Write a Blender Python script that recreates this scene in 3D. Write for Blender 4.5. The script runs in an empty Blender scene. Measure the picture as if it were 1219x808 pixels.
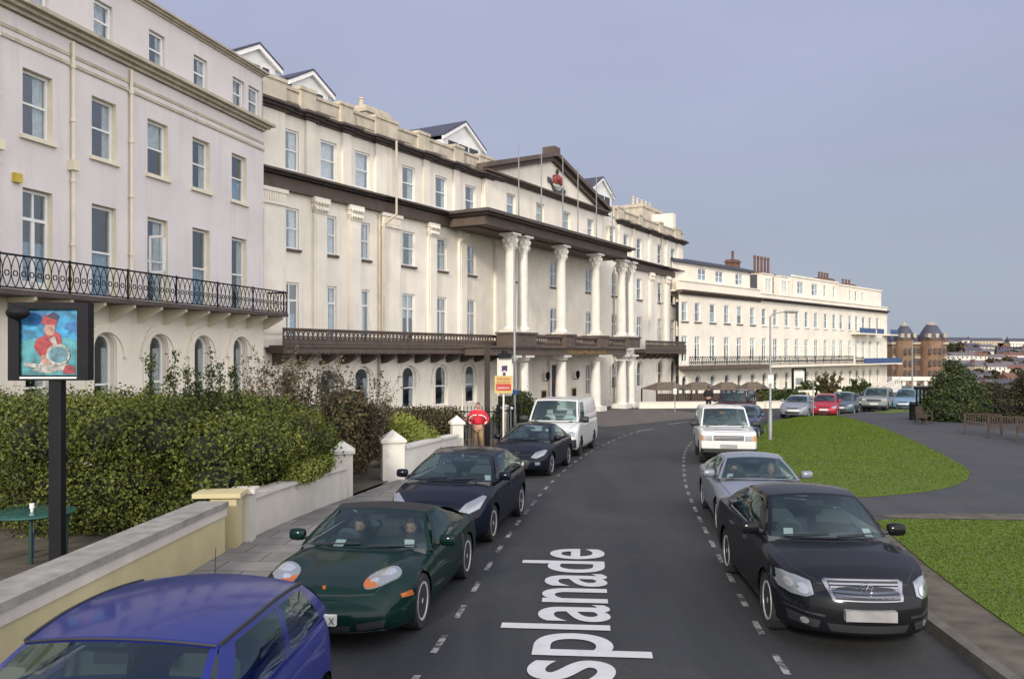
import bpy, bmesh, math, random
import numpy as np
from mathutils import Vector, Matrix
from mathutils.bvhtree import BVHTree
random.seed(7); rng = np.random.default_rng(7)
S = bpy.context.scene; COL = S.collection
CAMZ = 3.05; SL = 0.019; HZ = 420.0; CX = 609.5; F = 1000.0
def gz(y):
    return -SL*y if y > -20 else SL*20
def g(px, py, h=0.0):
    Y = (CAMZ-h)/((py-HZ)/F-SL); return Vector(((px-CX)/F*Y, Y, gz(Y)+h))
def at(px, Y): return (px-CX)/F*Y
# ---------------------------------------------------------------- materials
def srgb(r, g_, b):
    f = lambda c: (c/255/12.92 if c <= 10 else ((c/255+.055)/1.055)**2.4)
    return (f(r), f(g_), f(b))
def mat(name, col, rough=.8, metal=0, var=.12, scale=3.0, bump=0.0, bscale=40, coat=0, streak=0, streakcol=(.2,.17,.13), spec=.5, emit=None, detail=4):
    m = bpy.data.materials.new(name); m.use_nodes = True
    nt = m.node_tree; N = nt.nodes; L = nt.links
    b = N['Principled BSDF']
    b.inputs['Roughness'].default_value = rough; b.inputs['Metallic'].default_value = metal
    b.inputs['Coat Weight'].default_value = coat; b.inputs['Coat Roughness'].default_value = .10
    b.inputs['Specular IOR Level'].default_value = spec
    geo = N.new('ShaderNodeNewGeometry')
    nz = N.new('ShaderNodeTexNoise'); nz.inputs['Scale'].default_value = scale; nz.inputs['Detail'].default_value = detail
    L.new(geo.outputs['Position'], nz.inputs['Vector'])
    mr = N.new('ShaderNodeMapRange'); mr.inputs[1].default_value = .3; mr.inputs[2].default_value = .7
    mr.inputs[3].default_value = 1-var; mr.inputs[4].default_value = 1+var
    L.new(nz.outputs['Fac'], mr.inputs[0])
    mx = N.new('ShaderNodeVectorMath'); mx.operation = 'SCALE'
    mx.inputs[0].default_value = col[:3]; L.new(mr.outputs[0], mx.inputs['Scale'])
    out = mx.outputs[0]
    if streak:
        mp = N.new('ShaderNodeMapping'); mp.inputs['Scale'].default_value = (2.2, 2.2, .22)
        L.new(geo.outputs['Position'], mp.inputs['Vector'])
        n2 = N.new('ShaderNodeTexNoise'); n2.inputs['Scale'].default_value = 1.3; n2.inputs['Detail'].default_value = 7; n2.inputs['Roughness'].default_value = .65
        L.new(mp.outputs[0], n2.inputs['Vector'])
        r2 = N.new('ShaderNodeMapRange'); r2.inputs[1].default_value = .52; r2.inputs[2].default_value = .78; r2.inputs[3].default_value = 0; r2.inputs[4].default_value = streak
        L.new(n2.outputs['Fac'], r2.inputs[0])
        mm = N.new('ShaderNodeMix'); mm.data_type = 'RGBA'; L.new(r2.outputs[0], mm.inputs[0]); L.new(out, mm.inputs[6]); mm.inputs[7].default_value = (*streakcol, 1)
        out = mm.outputs[2]
    L.new(out, b.inputs['Base Color'])
    if bump:
        n3 = N.new('ShaderNodeTexNoise'); n3.inputs['Scale'].default_value = bscale; n3.inputs['Detail'].default_value = 5
        L.new(geo.outputs['Position'], n3.inputs['Vector'])
        bp = N.new('ShaderNodeBump'); bp.inputs['Strength'].default_value = bump; bp.inputs['Distance'].default_value = .02
        L.new(n3.outputs['Fac'], bp.inputs['Height']); L.new(bp.outputs[0], b.inputs['Normal'])
    if emit: b.inputs['Emission Color'].default_value = (*emit[0], 1); b.inputs['Emission Strength'].default_value = emit[1]
    return m
def leafmat(name, cols, rough=.6):
    m = bpy.data.materials.new(name); m.use_nodes = True; nt = m.node_tree; N = nt.nodes; L = nt.links; b = N['Principled BSDF']
    geo = N.new('ShaderNodeNewGeometry'); nz = N.new('ShaderNodeTexNoise'); nz.inputs['Scale'].default_value = 1.1; nz.inputs['Detail'].default_value = 3
    L.new(geo.outputs['Position'], nz.inputs['Vector'])
    a = N.new('ShaderNodeMath'); a.operation = 'MULTIPLY_ADD'; L.new(geo.outputs['Random Per Island'], a.inputs[0]); a.inputs[1].default_value = .55
    c = N.new('ShaderNodeMath'); c.operation = 'MULTIPLY_ADD'; L.new(nz.outputs['Fac'], c.inputs[0]); c.inputs[1].default_value = 1.3; c.inputs[2].default_value = -.42
    L.new(c.outputs[0], a.inputs[2])
    r = N.new('ShaderNodeValToRGB'); L.new(a.outputs[0], r.inputs[0]); e = r.color_ramp.elements
    while len(e) < len(cols): e.new(.5)
    for i, cc in enumerate(cols): e[i].position = i/(len(cols)-1); e[i].color = (*cc, 1)
    L.new(r.outputs[0], b.inputs['Base Color']); b.inputs['Roughness'].default_value = rough; b.inputs['Specular IOR Level'].default_value = .3
    return m
def glassmat(name, tint=(.35,.4,.42), refl=1.0, trans=.6, rough=.02, tealness=1, base=.10):
    m = bpy.data.materials.new(name); m.use_nodes = True; nt = m.node_tree; N = nt.nodes; L = nt.links
    N.remove(N['Principled BSDF']); o = N['Material Output']
    t = N.new('ShaderNodeBsdfTransparent'); t.inputs[0].default_value = (*tint, 1)
    gl = N.new('ShaderNodeBsdfGlossy'); gl.inputs['Roughness'].default_value = rough; gl.inputs[0].default_value = ((.78 if tealness else .92)*refl, .98*refl, 1*refl, 1)
    lw = N.new('ShaderNodeLayerWeight'); lw.inputs[0].default_value = .5; fr = N.new('ShaderNodeMath'); fr.operation = 'POWER'; L.new(lw.outputs['Facing'], fr.inputs[0]); fr.inputs[1].default_value = 4.0
    geo = N.new('ShaderNodeNewGeometry'); nz = N.new('ShaderNodeTexNoise'); nz.inputs['Scale'].default_value = 1.7; L.new(geo.outputs['Position'], nz.inputs['Vector'])
    bp = N.new('ShaderNodeBump'); bp.inputs['Strength'].default_value = .12; bp.inputs['Distance'].default_value = .05; L.new(nz.outputs['Fac'], bp.inputs['Height'])
    L.new(bp.outputs[0], gl.inputs['Normal'])
    ma = N.new('ShaderNodeMath'); ma.operation = 'MULTIPLY_ADD'; L.new(fr.outputs[0], ma.inputs[0]); ma.inputs[1].default_value = .85; ma.inputs[2].default_value = base
    ma.use_clamp = True
    mx = N.new('ShaderNodeMixShader'); L.new(ma.outputs[0], mx.inputs[0]); L.new(t.outputs[0], mx.inputs[1]); L.new(gl.outputs[0], mx.inputs[2])
    L.new(mx.outputs[0], o.inputs[0]); return m
M = {}
M['cream'] = mat('cream_stucco', (.765,.705,.60), .85, var=.09, scale=.7, bump=.15, bscale=18, streak=.34, streakcol=(.42,.35,.26))
M['cream2'] = mat('pale_stucco', (.76,.70,.585), .85, var=.08, scale=.5, bump=.1, bscale=18, streak=.22, streakcol=(.42,.35,.25))
M['white'] = mat('white_stone_paint', (.66,.63,.56), .7, var=.06, scale=2, streak=.3, streakcol=(.45,.40,.32))
M['trim'] = mat('white_gloss_paint', (.78,.77,.73), .5, var=.04)
M['lilac'] = mat('lilac_grey_render', (.69,.64,.61), .9, var=.06, scale=.6, bump=.15, bscale=14, streak=.25, streakcol=(.36,.32,.29))
M['reveal'] = mat('cream_reveal_paint', (.75,.68,.52), .8, var=.05)
M['brown'] = mat('brown_masonry_paint', (.095,.069,.053), .75, var=.2, scale=2, streak=.4, streakcol=(.15,.12,.10))
M['lead'] = mat('dark_lead', (.075,.058,.052), .7, var=.25, scale=2)
M['stain'] = mat('weathered_parapet', (.50,.44,.34), .9, var=.16, scale=1.5, bump=.3, bscale=12, streak=.7, streakcol=(.25,.22,.17))
M['slate'] = mat('slate', (.05,.05,.075), .6, var=.25, scale=6, bump=.4, bscale=8)
M['iron'] = mat('black_iron', (.008,.008,.010), .6, var=.2, spec=.2)
M['brick'] = mat('chimney_brick', (.14,.075,.055), .9, var=.3, scale=5, bump=.3)
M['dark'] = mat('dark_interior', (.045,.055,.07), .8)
M['curtain'] = mat('curtain_cloth', (.66,.66,.62), .9, var=.2, scale=9)
M['curtain2'] = mat('blue_curtain', (.30,.40,.48), .9, var=.2, scale=9)
M['pane'] = glassmat('window_glass', (.93,.96,.98), .75, .72, tealness=0, base=.16)
M['cglass'] = glassmat('car_glass', (.55,.66,.66), .6, .60, base=.13)
M['trimgrey'] = mat('grey_interior', (.075,.08,.085), .8)
M['blueglass'] = mat('blue_balcony_panel', (.03,.07,.18), .4, var=.2, scale=2)
def asphalt(name, a, b_, patch):
    m = bpy.data.materials.new(name); m.use_nodes = True; nt = m.node_tree; N = nt.nodes; L = nt.links; b = N['Principled BSDF']
    geo = N.new('ShaderNodeNewGeometry')
    def noise(sc, det=5, vec=None, rough=.5):
        n = N.new('ShaderNodeTexNoise'); n.inputs['Scale'].default_value = sc; n.inputs['Detail'].default_value = det; n.inputs['Roughness'].default_value = rough
        L.new(vec or geo.outputs['Position'], n.inputs['Vector']); return n.outputs['Fac']
    mp = N.new('ShaderNodeMapping'); mp.inputs['Scale'].default_value = (1.3, .16, 1); mp.inputs['Rotation'].default_value = (0, 0, .12); L.new(geo.outputs['Position'], mp.inputs['Vector'])
    r = N.new('ShaderNodeValToRGB'); e = r.color_ramp.elements; e[0].position = .32; e[0].color = (*a, 1); e[1].position = .68; e[1].color = (*b_, 1)
    L.new(noise(1.0, 6, mp.outputs[0], .6), r.inputs[0])
    m2 = N.new('ShaderNodeMix'); m2.data_type = 'RGBA'; mr = N.new('ShaderNodeMapRange'); mr.inputs[1].default_value = .5; mr.inputs[2].default_value = .68; mr.inputs[4].default_value = .75
    L.new(noise(.33, 6, None, .7), mr.inputs[0]); L.new(mr.outputs[0], m2.inputs[0]); L.new(r.outputs[0], m2.inputs[6]); m2.inputs[7].default_value = (*patch, 1)
    m3 = N.new('ShaderNodeMix'); m3.data_type = 'RGBA'; m3.blend_type = 'MULTIPLY'; m3.inputs[0].default_value = .9
    s = N.new('ShaderNodeMapRange'); s.inputs[1].default_value = .3; s.inputs[2].default_value = .7; s.inputs[3].default_value = .5; s.inputs[4].default_value = 1.5; L.new(noise(70, 2), s.inputs[0])
    L.new(m2.outputs[2], m3.inputs[6]); L.new(s.outputs[0], m3.inputs[7]); L.new(m3.outputs[2], b.inputs['Base Color'])
    b.inputs['Roughness'].default_value = .8
    bp = N.new('ShaderNodeBump'); bp.inputs['Strength'].default_value = .35; bp.inputs['Distance'].default_value = .01; L.new(noise(60, 4), bp.inputs['Height']); L.new(bp.outputs[0], b.inputs['Normal'])
    return m
M['asphalt'] = asphalt('asphalt', (.015,.017,.019), (.028,.030,.032), (.042,.040,.037))
M['path'] = asphalt('path_tarmac', (.030,.031,.034), (.043,.044,.048), (.055,.052,.048))
M['drive'] = asphalt('drive_tarmac', (.085,.072,.066), (.11,.095,.085), (.07,.065,.062))
def slabs():
    m = bpy.data.materials.new('paving_slabs'); m.use_nodes = True; nt = m.node_tree; N = nt.nodes; L = nt.links; b = N['Principled BSDF']
    geo = N.new('ShaderNodeNewGeometry'); mp = N.new('ShaderNodeMapping'); mp.inputs['Rotation'].default_value = (0, 0, .05); L.new(geo.outputs['Position'], mp.inputs['Vector'])
    br = N.new('ShaderNodeTexBrick'); L.new(mp.outputs[0], br.inputs['Vector']); br.inputs['Scale'].default_value = 1
    br.inputs['Brick Width'].default_value = .9; br.inputs['Row Height'].default_value = .6; br.inputs['Mortar Size'].default_value = .012
    br.inputs['Color1'].default_value = (.15,.145,.135,1); br.inputs['Color2'].default_value = (.21,.20,.185,1); br.inputs['Mortar'].default_value = (.05,.05,.045,1)
    n = N.new('ShaderNodeTexNoise'); n.inputs['Scale'].default_value = 3; n.inputs['Detail'].default_value = 8; L.new(geo.outputs['Position'], n.inputs['Vector'])
    mr = N.new('ShaderNodeMapRange'); mr.inputs[3].default_value = .6; mr.inputs[4].default_value = 1.35; L.new(n.outputs['Fac'], mr.inputs[0])
    mx = N.new('ShaderNodeVectorMath'); mx.operation = 'SCALE'; L.new(br.outputs['Color'], mx.inputs[0]); L.new(mr.outputs[0], mx.inputs['Scale']); L.new(mx.outputs[0], b.inputs['Base Color'])
    b.inputs['Roughness'].default_value = .85; return m
M['slabs'] = slabs()
M['kerb'] = mat('kerb_stone', (.10,.092,.078), .9, var=.3, scale=4, bump=.4)
M['verge'] = mat('worn_verge', (.085,.072,.052), .95, var=.4, scale=3, bump=.5, bscale=30)
M['paint'] = mat('road_paint', (.22,.22,.215), .7, var=.6, scale=7, detail=8)
def wornpaint():
    m = M['paint']; nt = m.node_tree; b = nt.nodes['Principled BSDF']; geo = nt.nodes.new('ShaderNodeNewGeometry'); n = nt.nodes.new('ShaderNodeTexNoise'); n.inputs['Scale'].default_value = 5; n.inputs['Detail'].default_value = 9; n.inputs['Roughness'].default_value = .75
    nt.links.new(geo.outputs['Position'], n.inputs['Vector']); r = nt.nodes.new('ShaderNodeMapRange'); r.inputs[1].default_value = .44; r.inputs[2].default_value = .56; nt.links.new(n.outputs['Fac'], r.inputs[0])
    mx = nt.nodes.new('ShaderNodeMix'); mx.data_type = 'RGBA'; nt.links.new(r.outputs[0], mx.inputs[0]); mx.inputs[6].default_value = (.045,.045,.045,1); mx.inputs[7].default_value = (.30,.295,.28,1); nt.links.new(mx.outputs[2], b.inputs['Base Color'])
wornpaint()
M['lettering'] = mat('white_overlay_lettering', (.50,.50,.50), .7, var=.06, scale=6)
M['grass'] = mat('lawn_grass', (.070,.112,.004), .95, var=.20, scale=.5, bump=.35, bscale=60, detail=9)
M['blade'] = leafmat('grass_blades', [(.060,.098,.003),(.068,.109,.004),(.075,.117,.005),(.092,.118,.009)])
M['earth'] = mat('rough_ground', (.07,.075,.03), .95, var=.4, scale=.05, bump=.5, bscale=2)
M['hill'] = mat('hillside', (.055,.058,.035), .95, var=.5, scale=.02, detail=8)
M['hedge'] = leafmat('hedge_leaves', [(.075,.050,.022),(.040,.052,.011),(.072,.095,.012),(.115,.135,.018),(.18,.16,.035)])
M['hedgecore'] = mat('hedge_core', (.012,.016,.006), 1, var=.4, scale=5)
M['yleaf'] = leafmat('yellow_green_leaves', [(.08,.10,.01),(.17,.20,.03),(.30,.31,.07)])
M['rleaf'] = leafmat('russet_leaves', [(.028,.022,.011),(.065,.040,.018),(.070,.072,.022),(.13,.085,.045)])
M['drab'] = leafmat('drab_leaves', [(.025,.028,.012),(.06,.055,.025),(.13,.10,.06),(.20,.16,.11)])
M['dgreen'] = leafmat('dark_green_leaves', [(.010,.018,.006),(.022,.036,.008),(.045,.066,.012),(.085,.095,.022)])
M['yew'] = leafmat('dusky_leaves', [(.012,.014,.008),(.028,.030,.012),(.055,.042,.022),(.06,.07,.025)])
M['bark'] = mat('bark', (.06,.045,.03), .95, var=.3)
M['coping'] = mat('grey_coping_stone', (.25,.24,.215), .9, var=.25, scale=4, bump=.4)
M['wallcream'] = mat('cream_wall_paint', (.48,.42,.235), .8, var=.08, scale=2, bump=.12, streak=.35, streakcol=(.40,.36,.24))
M['wallwhite'] = mat('offwhite_wall_paint', (.54,.51,.45), .85, var=.1, scale=2, bump=.15, streak=.5, streakcol=(.40,.38,.33))
M['wood'] = mat('weathered_teak', (.050,.034,.025), .9, var=.3, scale=8)
M['rubber'] = mat('tyre_rubber', (.018,.018,.019), .85)
M['alloy'] = mat('alloy', (.58,.58,.59), .35, .35, var=.05)
M['chrome'] = mat('chrome', (.34,.34,.35), .2, 1, var=.02)
M['plastic'] = mat('black_plastic', (.02,.02,.022), .55)
M['lampglass'] = mat('headlamp_glass', (.26,.28,.30), .18, .4, var=.07, scale=5, coat=1)
M['lens'] = mat('lamp_reflector', (.55,.57,.60), .1, .6, var=.1, scale=30, coat=1)
M['orange'] = mat('indicator_orange', (.36,.10,.02), .25, var=.1)
M['plate'] = mat('number_plate', (.62,.62,.58), .5, var=.05)
M['plategrey'] = mat('plate_grey', (.26,.255,.25), .6, var=.25, scale=4)
M['skin'] = mat('skin', (.46,.25,.18), .6, var=.08)
M['hair'] = mat('hair', (.035,.025,.02), .8)
M['grey_metal'] = mat('galvanised_steel', (.26,.27,.27), .55, .3, var=.12)
M['canvas'] = mat('brown_canvas', (.11,.085,.06), .9, var=.2, scale=4)
M['winker'] = M['orange']
def paintmat(name, c, metal=.35, rough=.35, coat=1.0): return mat(name, c, .45, 0 if max(c) < .1 else .25, var=.05, scale=1.5, coat=coat*(.42 if max(c) < .1 else .55), spec=.05 if max(c) < .1 else .3)
# ---------------------------------------------------------------- mesh builder
class MB:
    def __init__(s): s.v = []; s.f = []; s.m = []
    def add(s, vs, fs, mi=0):
        o = len(s.v); s.v += [tuple(p) for p in vs]; s.f += [tuple(i+o for i in f) for f in fs]; s.m += [mi]*len(fs)
    def quad(s, a, b, c, d, mi=0): s.add([a, b, c, d], [(0, 1, 2, 3)], mi)
    def box(s, x0, x1, y0, y1, z0, z1, mi=0):
        x0, x1 = min(x0, x1), max(x0, x1); y0, y1 = min(y0, y1), max(y0, y1); z0, z1 = min(z0, z1), max(z0, z1)
        s.add([(x0,y0,z0),(x1,y0,z0),(x1,y1,z0),(x0,y1,z0),(x0,y0,z1),(x1,y0,z1),(x1,y1,z1),(x0,y1,z1)],
              [(0,3,2,1),(4,5,6,7),(0,1,5,4),(1,2,6,5),(2,3,7,6),(3,0,4,7)], mi)
    def tube(s, p0, p1, r, n=6, mi=0, r1=None, cap=True):
        p0, p1 = Vector(p0), Vector(p1); d = (p1-p0); 
        if d.length < 1e-6: return
        d.normalize(); a = d.orthogonal().normalized(); b = d.cross(a); r1 = r if r1 is None else r1
        vs = []
        for P, R_ in ((p0, r), (p1, r1)):
            for i in range(n):
                t = 2*math.pi*(i+.5)/n; vs.append(P+a*math.cos(t)*R_+b*math.sin(t)*R_)
        fs = [(i, (i+1) % n, n+(i+1) % n, n+i) for i in range(n)]
        if cap: fs += [tuple(range(n))[::-1], tuple(range(n, 2*n))]
        s.add(vs, fs, mi)
    def path(s, pts, r, n=4, mi=0, closed=False):
        k = len(pts)
        for i in range(k if closed else k-1): s.tube(pts[i], pts[(i+1) % k], r, n, mi)
    def lathe(s, prof, n=16, c=(0,0,0), mi=0, axis='z', flute=0):
        vs = []
        for (r, z) in prof:
            for i in range(n):
                t = 2*math.pi*i/n; rr = r*(1-flute*(i % 2))
                p = (rr*math.cos(t), rr*math.sin(t), z)
                if axis == 'y': p = (p[0], p[2], p[1])
                vs.append((p[0]+c[0], p[1]+c[1], p[2]+c[2]))
        fs = [(k*n+i, k*n+(i+1) % n, (k+1)*n+(i+1) % n, (k+1)*n+i) for k in range(len(prof)-1) for i in range(n)]
        fs += [tuple(range(n))[::-1], tuple(range((len(prof)-1)*n, len(prof)*n))]
        s.add(vs, fs, mi)
    def prism(s, poly, z0, z1, mi=0, f=None):
        n = len(poly); f = f or (lambda a, b, c: (a, b, c))
        vs = [f(x, y, z0) for x, y in poly]+[f(x, y, z1) for x, y in poly]
        s.add(vs, [tuple(range(n))[::-1], tuple(range(n, 2*n))]+[(i, (i+1) % n, n+(i+1) % n, n+i) for i in range(n)], mi)
    def mesh(s, name, mats, smooth=None):
        me = bpy.data.meshes.new(name); me.from_pydata(s.v, [], s.f)
        for m in mats: me.materials.append(m)
        me.polygons.foreach_set('material_index', s.m)
        if smooth is not None:
            me.polygons.foreach_set('use_smooth', [True]*len(me.polygons)); me.set_sharp_from_angle(angle=math.radians(smooth))
        me.update(); return me
    def build(s, name, mats, parent=None, smooth=None, fix=False):
        if not isinstance(mats, (list, tuple)): mats = [mats]
        me = s.mesh(name, mats, smooth)
        if fix:
            b = bmesh.new(); b.from_mesh(me); bmesh.ops.recalc_face_normals(b, faces=b.faces); b.to_mesh(me); b.free()
        return link(name, me, parent)
def link(name, data, parent=None, loc=None):
    o = bpy.data.objects.new(name, data); COL.objects.link(o)
    if parent: o.parent = parent
    if loc is not None: o.location = loc
    return o
def tag(o, label, cat, group=None):
    o['label'] = label; o['category'] = cat
    if group: o['group'] = group
    return o
def struct(o): o['kind'] = 'structure'; return o
def empty(name, loc, label, cat, rz=0, group=None):
    o = link(name, None, None, loc); o.rotation_euler = (0, 0, rz); o.empty_display_size = .2; return tag(o, label, cat, group)
def text_mesh(name, body, size, m, parent=None, extrude=.002, sx=1.0, align='CENTER', bold=0.0, spacing=1.0):
    c = bpy.data.curves.new(name, 'FONT'); c.body = body; c.size = size; c.extrude = extrude; c.align_x = align; c.offset = bold; c.space_character = spacing
    o = bpy.data.objects.new(name, c); COL.objects.link(o)
    dg = bpy.context.evaluated_depsgraph_get(); me = bpy.data.meshes.new_from_object(o.evaluated_get(dg))
    bpy.data.objects.remove(o); me.materials.clear(); me.materials.append(m)
    for v in me.vertices: v.co.x *= sx
    return link(name, me, parent)
# ---------------------------------------------------------------- camera, light, world
cam = bpy.data.cameras.new('camera'); co = link('camera', cam); S.camera = co
co.location = (0, 0, CAMZ); co.rotation_euler = (math.radians(90), 0, 0)
cam.sensor_width = 36; cam.lens = 36*F/1219; cam.shift_y = (HZ-404)/1219; cam.clip_end = 20000; cam.clip_start = .1
GLOW = 1.75   # glow added to the unseen sky behind and right, to brighten the facades
SUN_EL, SUN_AZ = math.radians(23), math.radians(198)
sd = Vector((math.sin(SUN_AZ)*math.cos(SUN_EL), math.cos(SUN_AZ)*math.cos(SUN_EL), math.sin(SUN_EL)))
sun = bpy.data.lights.new('sun', 'SUN'); so = link('sun', sun); sun.energy = 3.0; sun.angle = math.radians(6); sun.color = (1, .92, .80)
so.rotation_euler = sd.to_track_quat('Z', 'Y').to_euler(); so.location = (0, 0, 60)
w = bpy.data.worlds.new('World'); S.world = w; w.use_nodes = True; nt = w.node_tree; N = nt.nodes; L = nt.links
bg = N['Background']; sky = N.new('ShaderNodeTexSky'); sky.sky_type = 'NISHITA'; sky.sun_disc = False
sky.sun_elevation = SUN_EL; sky.sun_rotation = SUN_AZ; sky.dust_density = 2.5; sky.air_density = 1.2; sky.ozone_density = 2
tc = N.new('ShaderNodeTexCoord'); sx = N.new('ShaderNodeSeparateXYZ'); L.new(tc.outputs['Generated'], sx.inputs[0])
rp = N.new('ShaderNodeValToRGB'); e = rp.color_ramp.elements
e[0].position = 0; e[0].color = (.405,.465,.55,1); e[1].position = .42; e[1].color = (.45,.487,.675,1)
k = e.new(.1); k.color = (.395,.445,.55,1); k = e.new(.25); k.color = (.425,.462,.625,1)
L.new(sx.outputs['Z'], rp.inputs[0])
cl = N.new('ShaderNodeTexNoise'); cl.inputs['Scale'].default_value = 2.2; cl.inputs['Detail'].default_value = 5; mpc = N.new('ShaderNodeMapping'); mpc.inputs['Scale'].default_value = (1, 1, 3)
L.new(tc.outputs['Generated'], mpc.inputs[0]); L.new(mpc.outputs[0], cl.inputs['Vector'])
cm = N.new('ShaderNodeMapRange'); cm.inputs[1].default_value = .3; cm.inputs[2].default_value = .7; cm.inputs[3].default_value = .94; cm.inputs[4].default_value = 1.06; L.new(cl.outputs['Fac'], cm.inputs[0])
vs_ = N.new('ShaderNodeVectorMath'); vs_.operation = 'SCALE'; L.new(rp.outputs[0], vs_.inputs[0]); L.new(cm.outputs[0], vs_.inputs['Scale'])
b2 = N.new('ShaderNodeBackground'); L.new(vs_.outputs[0], b2.inputs[0]); b2.inputs[1].default_value = 1.04
bg.inputs[1].default_value = .06; L.new(sky.outputs[0], bg.inputs[0])
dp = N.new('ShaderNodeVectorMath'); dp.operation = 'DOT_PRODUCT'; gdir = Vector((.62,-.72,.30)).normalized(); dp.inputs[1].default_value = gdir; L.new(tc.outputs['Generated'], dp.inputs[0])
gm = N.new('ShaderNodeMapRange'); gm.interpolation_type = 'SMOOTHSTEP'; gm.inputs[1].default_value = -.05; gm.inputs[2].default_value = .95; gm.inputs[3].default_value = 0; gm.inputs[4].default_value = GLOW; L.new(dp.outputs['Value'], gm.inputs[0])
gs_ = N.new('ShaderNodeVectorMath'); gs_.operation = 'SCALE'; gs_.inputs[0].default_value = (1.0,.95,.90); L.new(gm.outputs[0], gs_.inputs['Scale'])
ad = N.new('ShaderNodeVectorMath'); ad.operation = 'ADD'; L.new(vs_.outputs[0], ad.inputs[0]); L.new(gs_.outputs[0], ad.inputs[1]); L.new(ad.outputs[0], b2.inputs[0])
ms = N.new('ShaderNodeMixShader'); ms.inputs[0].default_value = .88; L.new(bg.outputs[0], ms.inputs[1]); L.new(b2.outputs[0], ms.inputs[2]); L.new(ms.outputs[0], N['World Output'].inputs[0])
S.view_settings.view_transform = 'Standard'; S.view_settings.look = 'None'; S.view_settings.exposure = 0.0; S.view_settings.gamma = 1
S.cycles.max_bounces = 6; S.cycles.transparent_max_bounces = 12; S.cycles.use_denoising = True
# ---------------------------------------------------------------- ground
def interp(tab, x):
    if x <= tab[0][0]: return tab[0][1]
    for (a, b), (c, d) in zip(tab, tab[1:]):
        if x <= c: return b+(d-b)*(x-a)/(c-a)
    return tab[-1][1]
def smooth_curve(pts, step=.5):
    P = [Vector((*p, 0)) for p in pts]; out = []
    P = [P[0]*2-P[1]]+P+[P[-1]*2-P[-2]]
    for i in range(1, len(P)-2):
        a, b, c, d = P[i-1:i+3]; n = max(2, int((c-b).length/step))
        for k in range(n):
            t = k/n; q = .5*((2*b)+(c-a)*t+(2*a-5*b+4*c-d)*t*t+(3*b-a-3*c+d)*t**3); out.append((q.x, q.y))
    out.append((P[-2].x, P[-2].y)); return out
def offset(c, d):
    o = []
    for i, p in enumerate(c):
        a = c[max(0, i-1)]; b = c[min(len(c)-1, i+1)]; t = Vector((b[0]-a[0], b[1]-a[1])).normalized(); o.append((p[0]+t.y*d, p[1]-t.x*d))
    return o
LD = smooth_curve([(-3.2,-12),(-2.1,-1),(-1.45,5),(-.87,9.13),(-.56,11.6),(-.14,15.1),(.52,19.55),(1.12,23.1),(1.9,27),(3.3,32.6),(5.0,38),(7.2,43.5)])
RD = smooth_curve([(1.5,-12),(2.1,0),(2.45,5),(2.80,9.3),(3.25,13),(3.85,17.6),(4.66,22.8),(6.1,29.9),(7.4,34.8),(9.0,39)])
KL = [p for p in offset(LD, -1.95) if p[1] < 34]
KR = [p for p in offset(RD, 2.0)] + smooth_curve([(11.6,40.2),(15.0,47.2),(19.5,52.6),(26,58.5),(36,65.5),(60,80),(95,100)], 1.5)
def sheet(name, poly, h, m, th=0, step=None):
    b = bmesh.new(); vs = [b.verts.new((x, y, gz(y)+h)) for x, y in poly]; f = b.faces.new(vs)
    if f.normal.z < 0: bmesh.ops.reverse_faces(b, faces=[f])
    b.normal_update()
    if f.normal.z < 0: bmesh.ops.reverse_faces(b, faces=[f])
    if th:
        r = bmesh.ops.extrude_face_region(b, geom=[f]); 
        for v in r['geom']:
            if isinstance(v, bmesh.types.BMVert): v.co.z -= th
    bmesh.ops.triangulate(b, faces=b.faces[:]); bmesh.ops.recalc_face_normals(b, faces=b.faces)
    me = bpy.data.meshes.new(name); b.to_mesh(me); b.free(); me.materials.append(m)
    return struct(link(name, me))
# terrain out to the horizon
def terr(x, y):
    d = max(0, y-165)+max(0, (x-60-.9*max(0, y-60))*.8)
    z = gz(min(y, 300))-.16-min(1, d/110)**1.3*26
    h1 = 31+14*math.sin(x*.006+1)+5*math.sin(x*.021); t = max(0, min(1, (y-430)/560)); t = t*t*(3-2*t)
    z += t*(h1+22)
    if y > 1000: z -= min(1, (y-1000)/2500)*25
    return z
b = MB(); xs = list(np.linspace(-3000, -200, 12))+list(np.linspace(-160, 700, 60))+list(np.linspace(800, 4500, 16)); ys = list(np.linspace(-400, 160, 12))+list(np.linspace(175, 1100, 60))+list(np.linspace(1200, 6000, 14))
b.v = [(x, y, terr(x, y) if y > -20 else SL*20-.16) for y in ys for x in xs]; nx = len(xs)
b.f = [(j*nx+i, j*nx+i+1, (j+1)*nx+i+1, (j+1)*nx+i) for j in range(len(ys)-1) for i in range(nx-1)]; b.m = [0]*len(b.f)
struct(b.build('ground', M['hill'], smooth=60))
road = [(-11.5,-12)]+[(-4.95,-12)]+KL+[(1.0,35),(-3,44),(-6,62),(9,62.8),(32,68.5),(60,86),(90,106)]+KR[::-1]
road = [(p[0], p[1]) for p in ([(KL[0][0], -12)]+KL+[(1.6,34.6),(-9,36.5),(-14,60),(20,78),(60,102),(88,122),(97,102)]+KR[::-1])]
sheet('road', road, 0, M['asphalt'])
sheet('driveway', [g(*p).to_2d()[:] for p in [(720,508),(762,504.5),(800,500.5),(838,496.5),(828,491),(790,487.5),(700,487.5),(640,492)]], .004, M['drive'])
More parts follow.
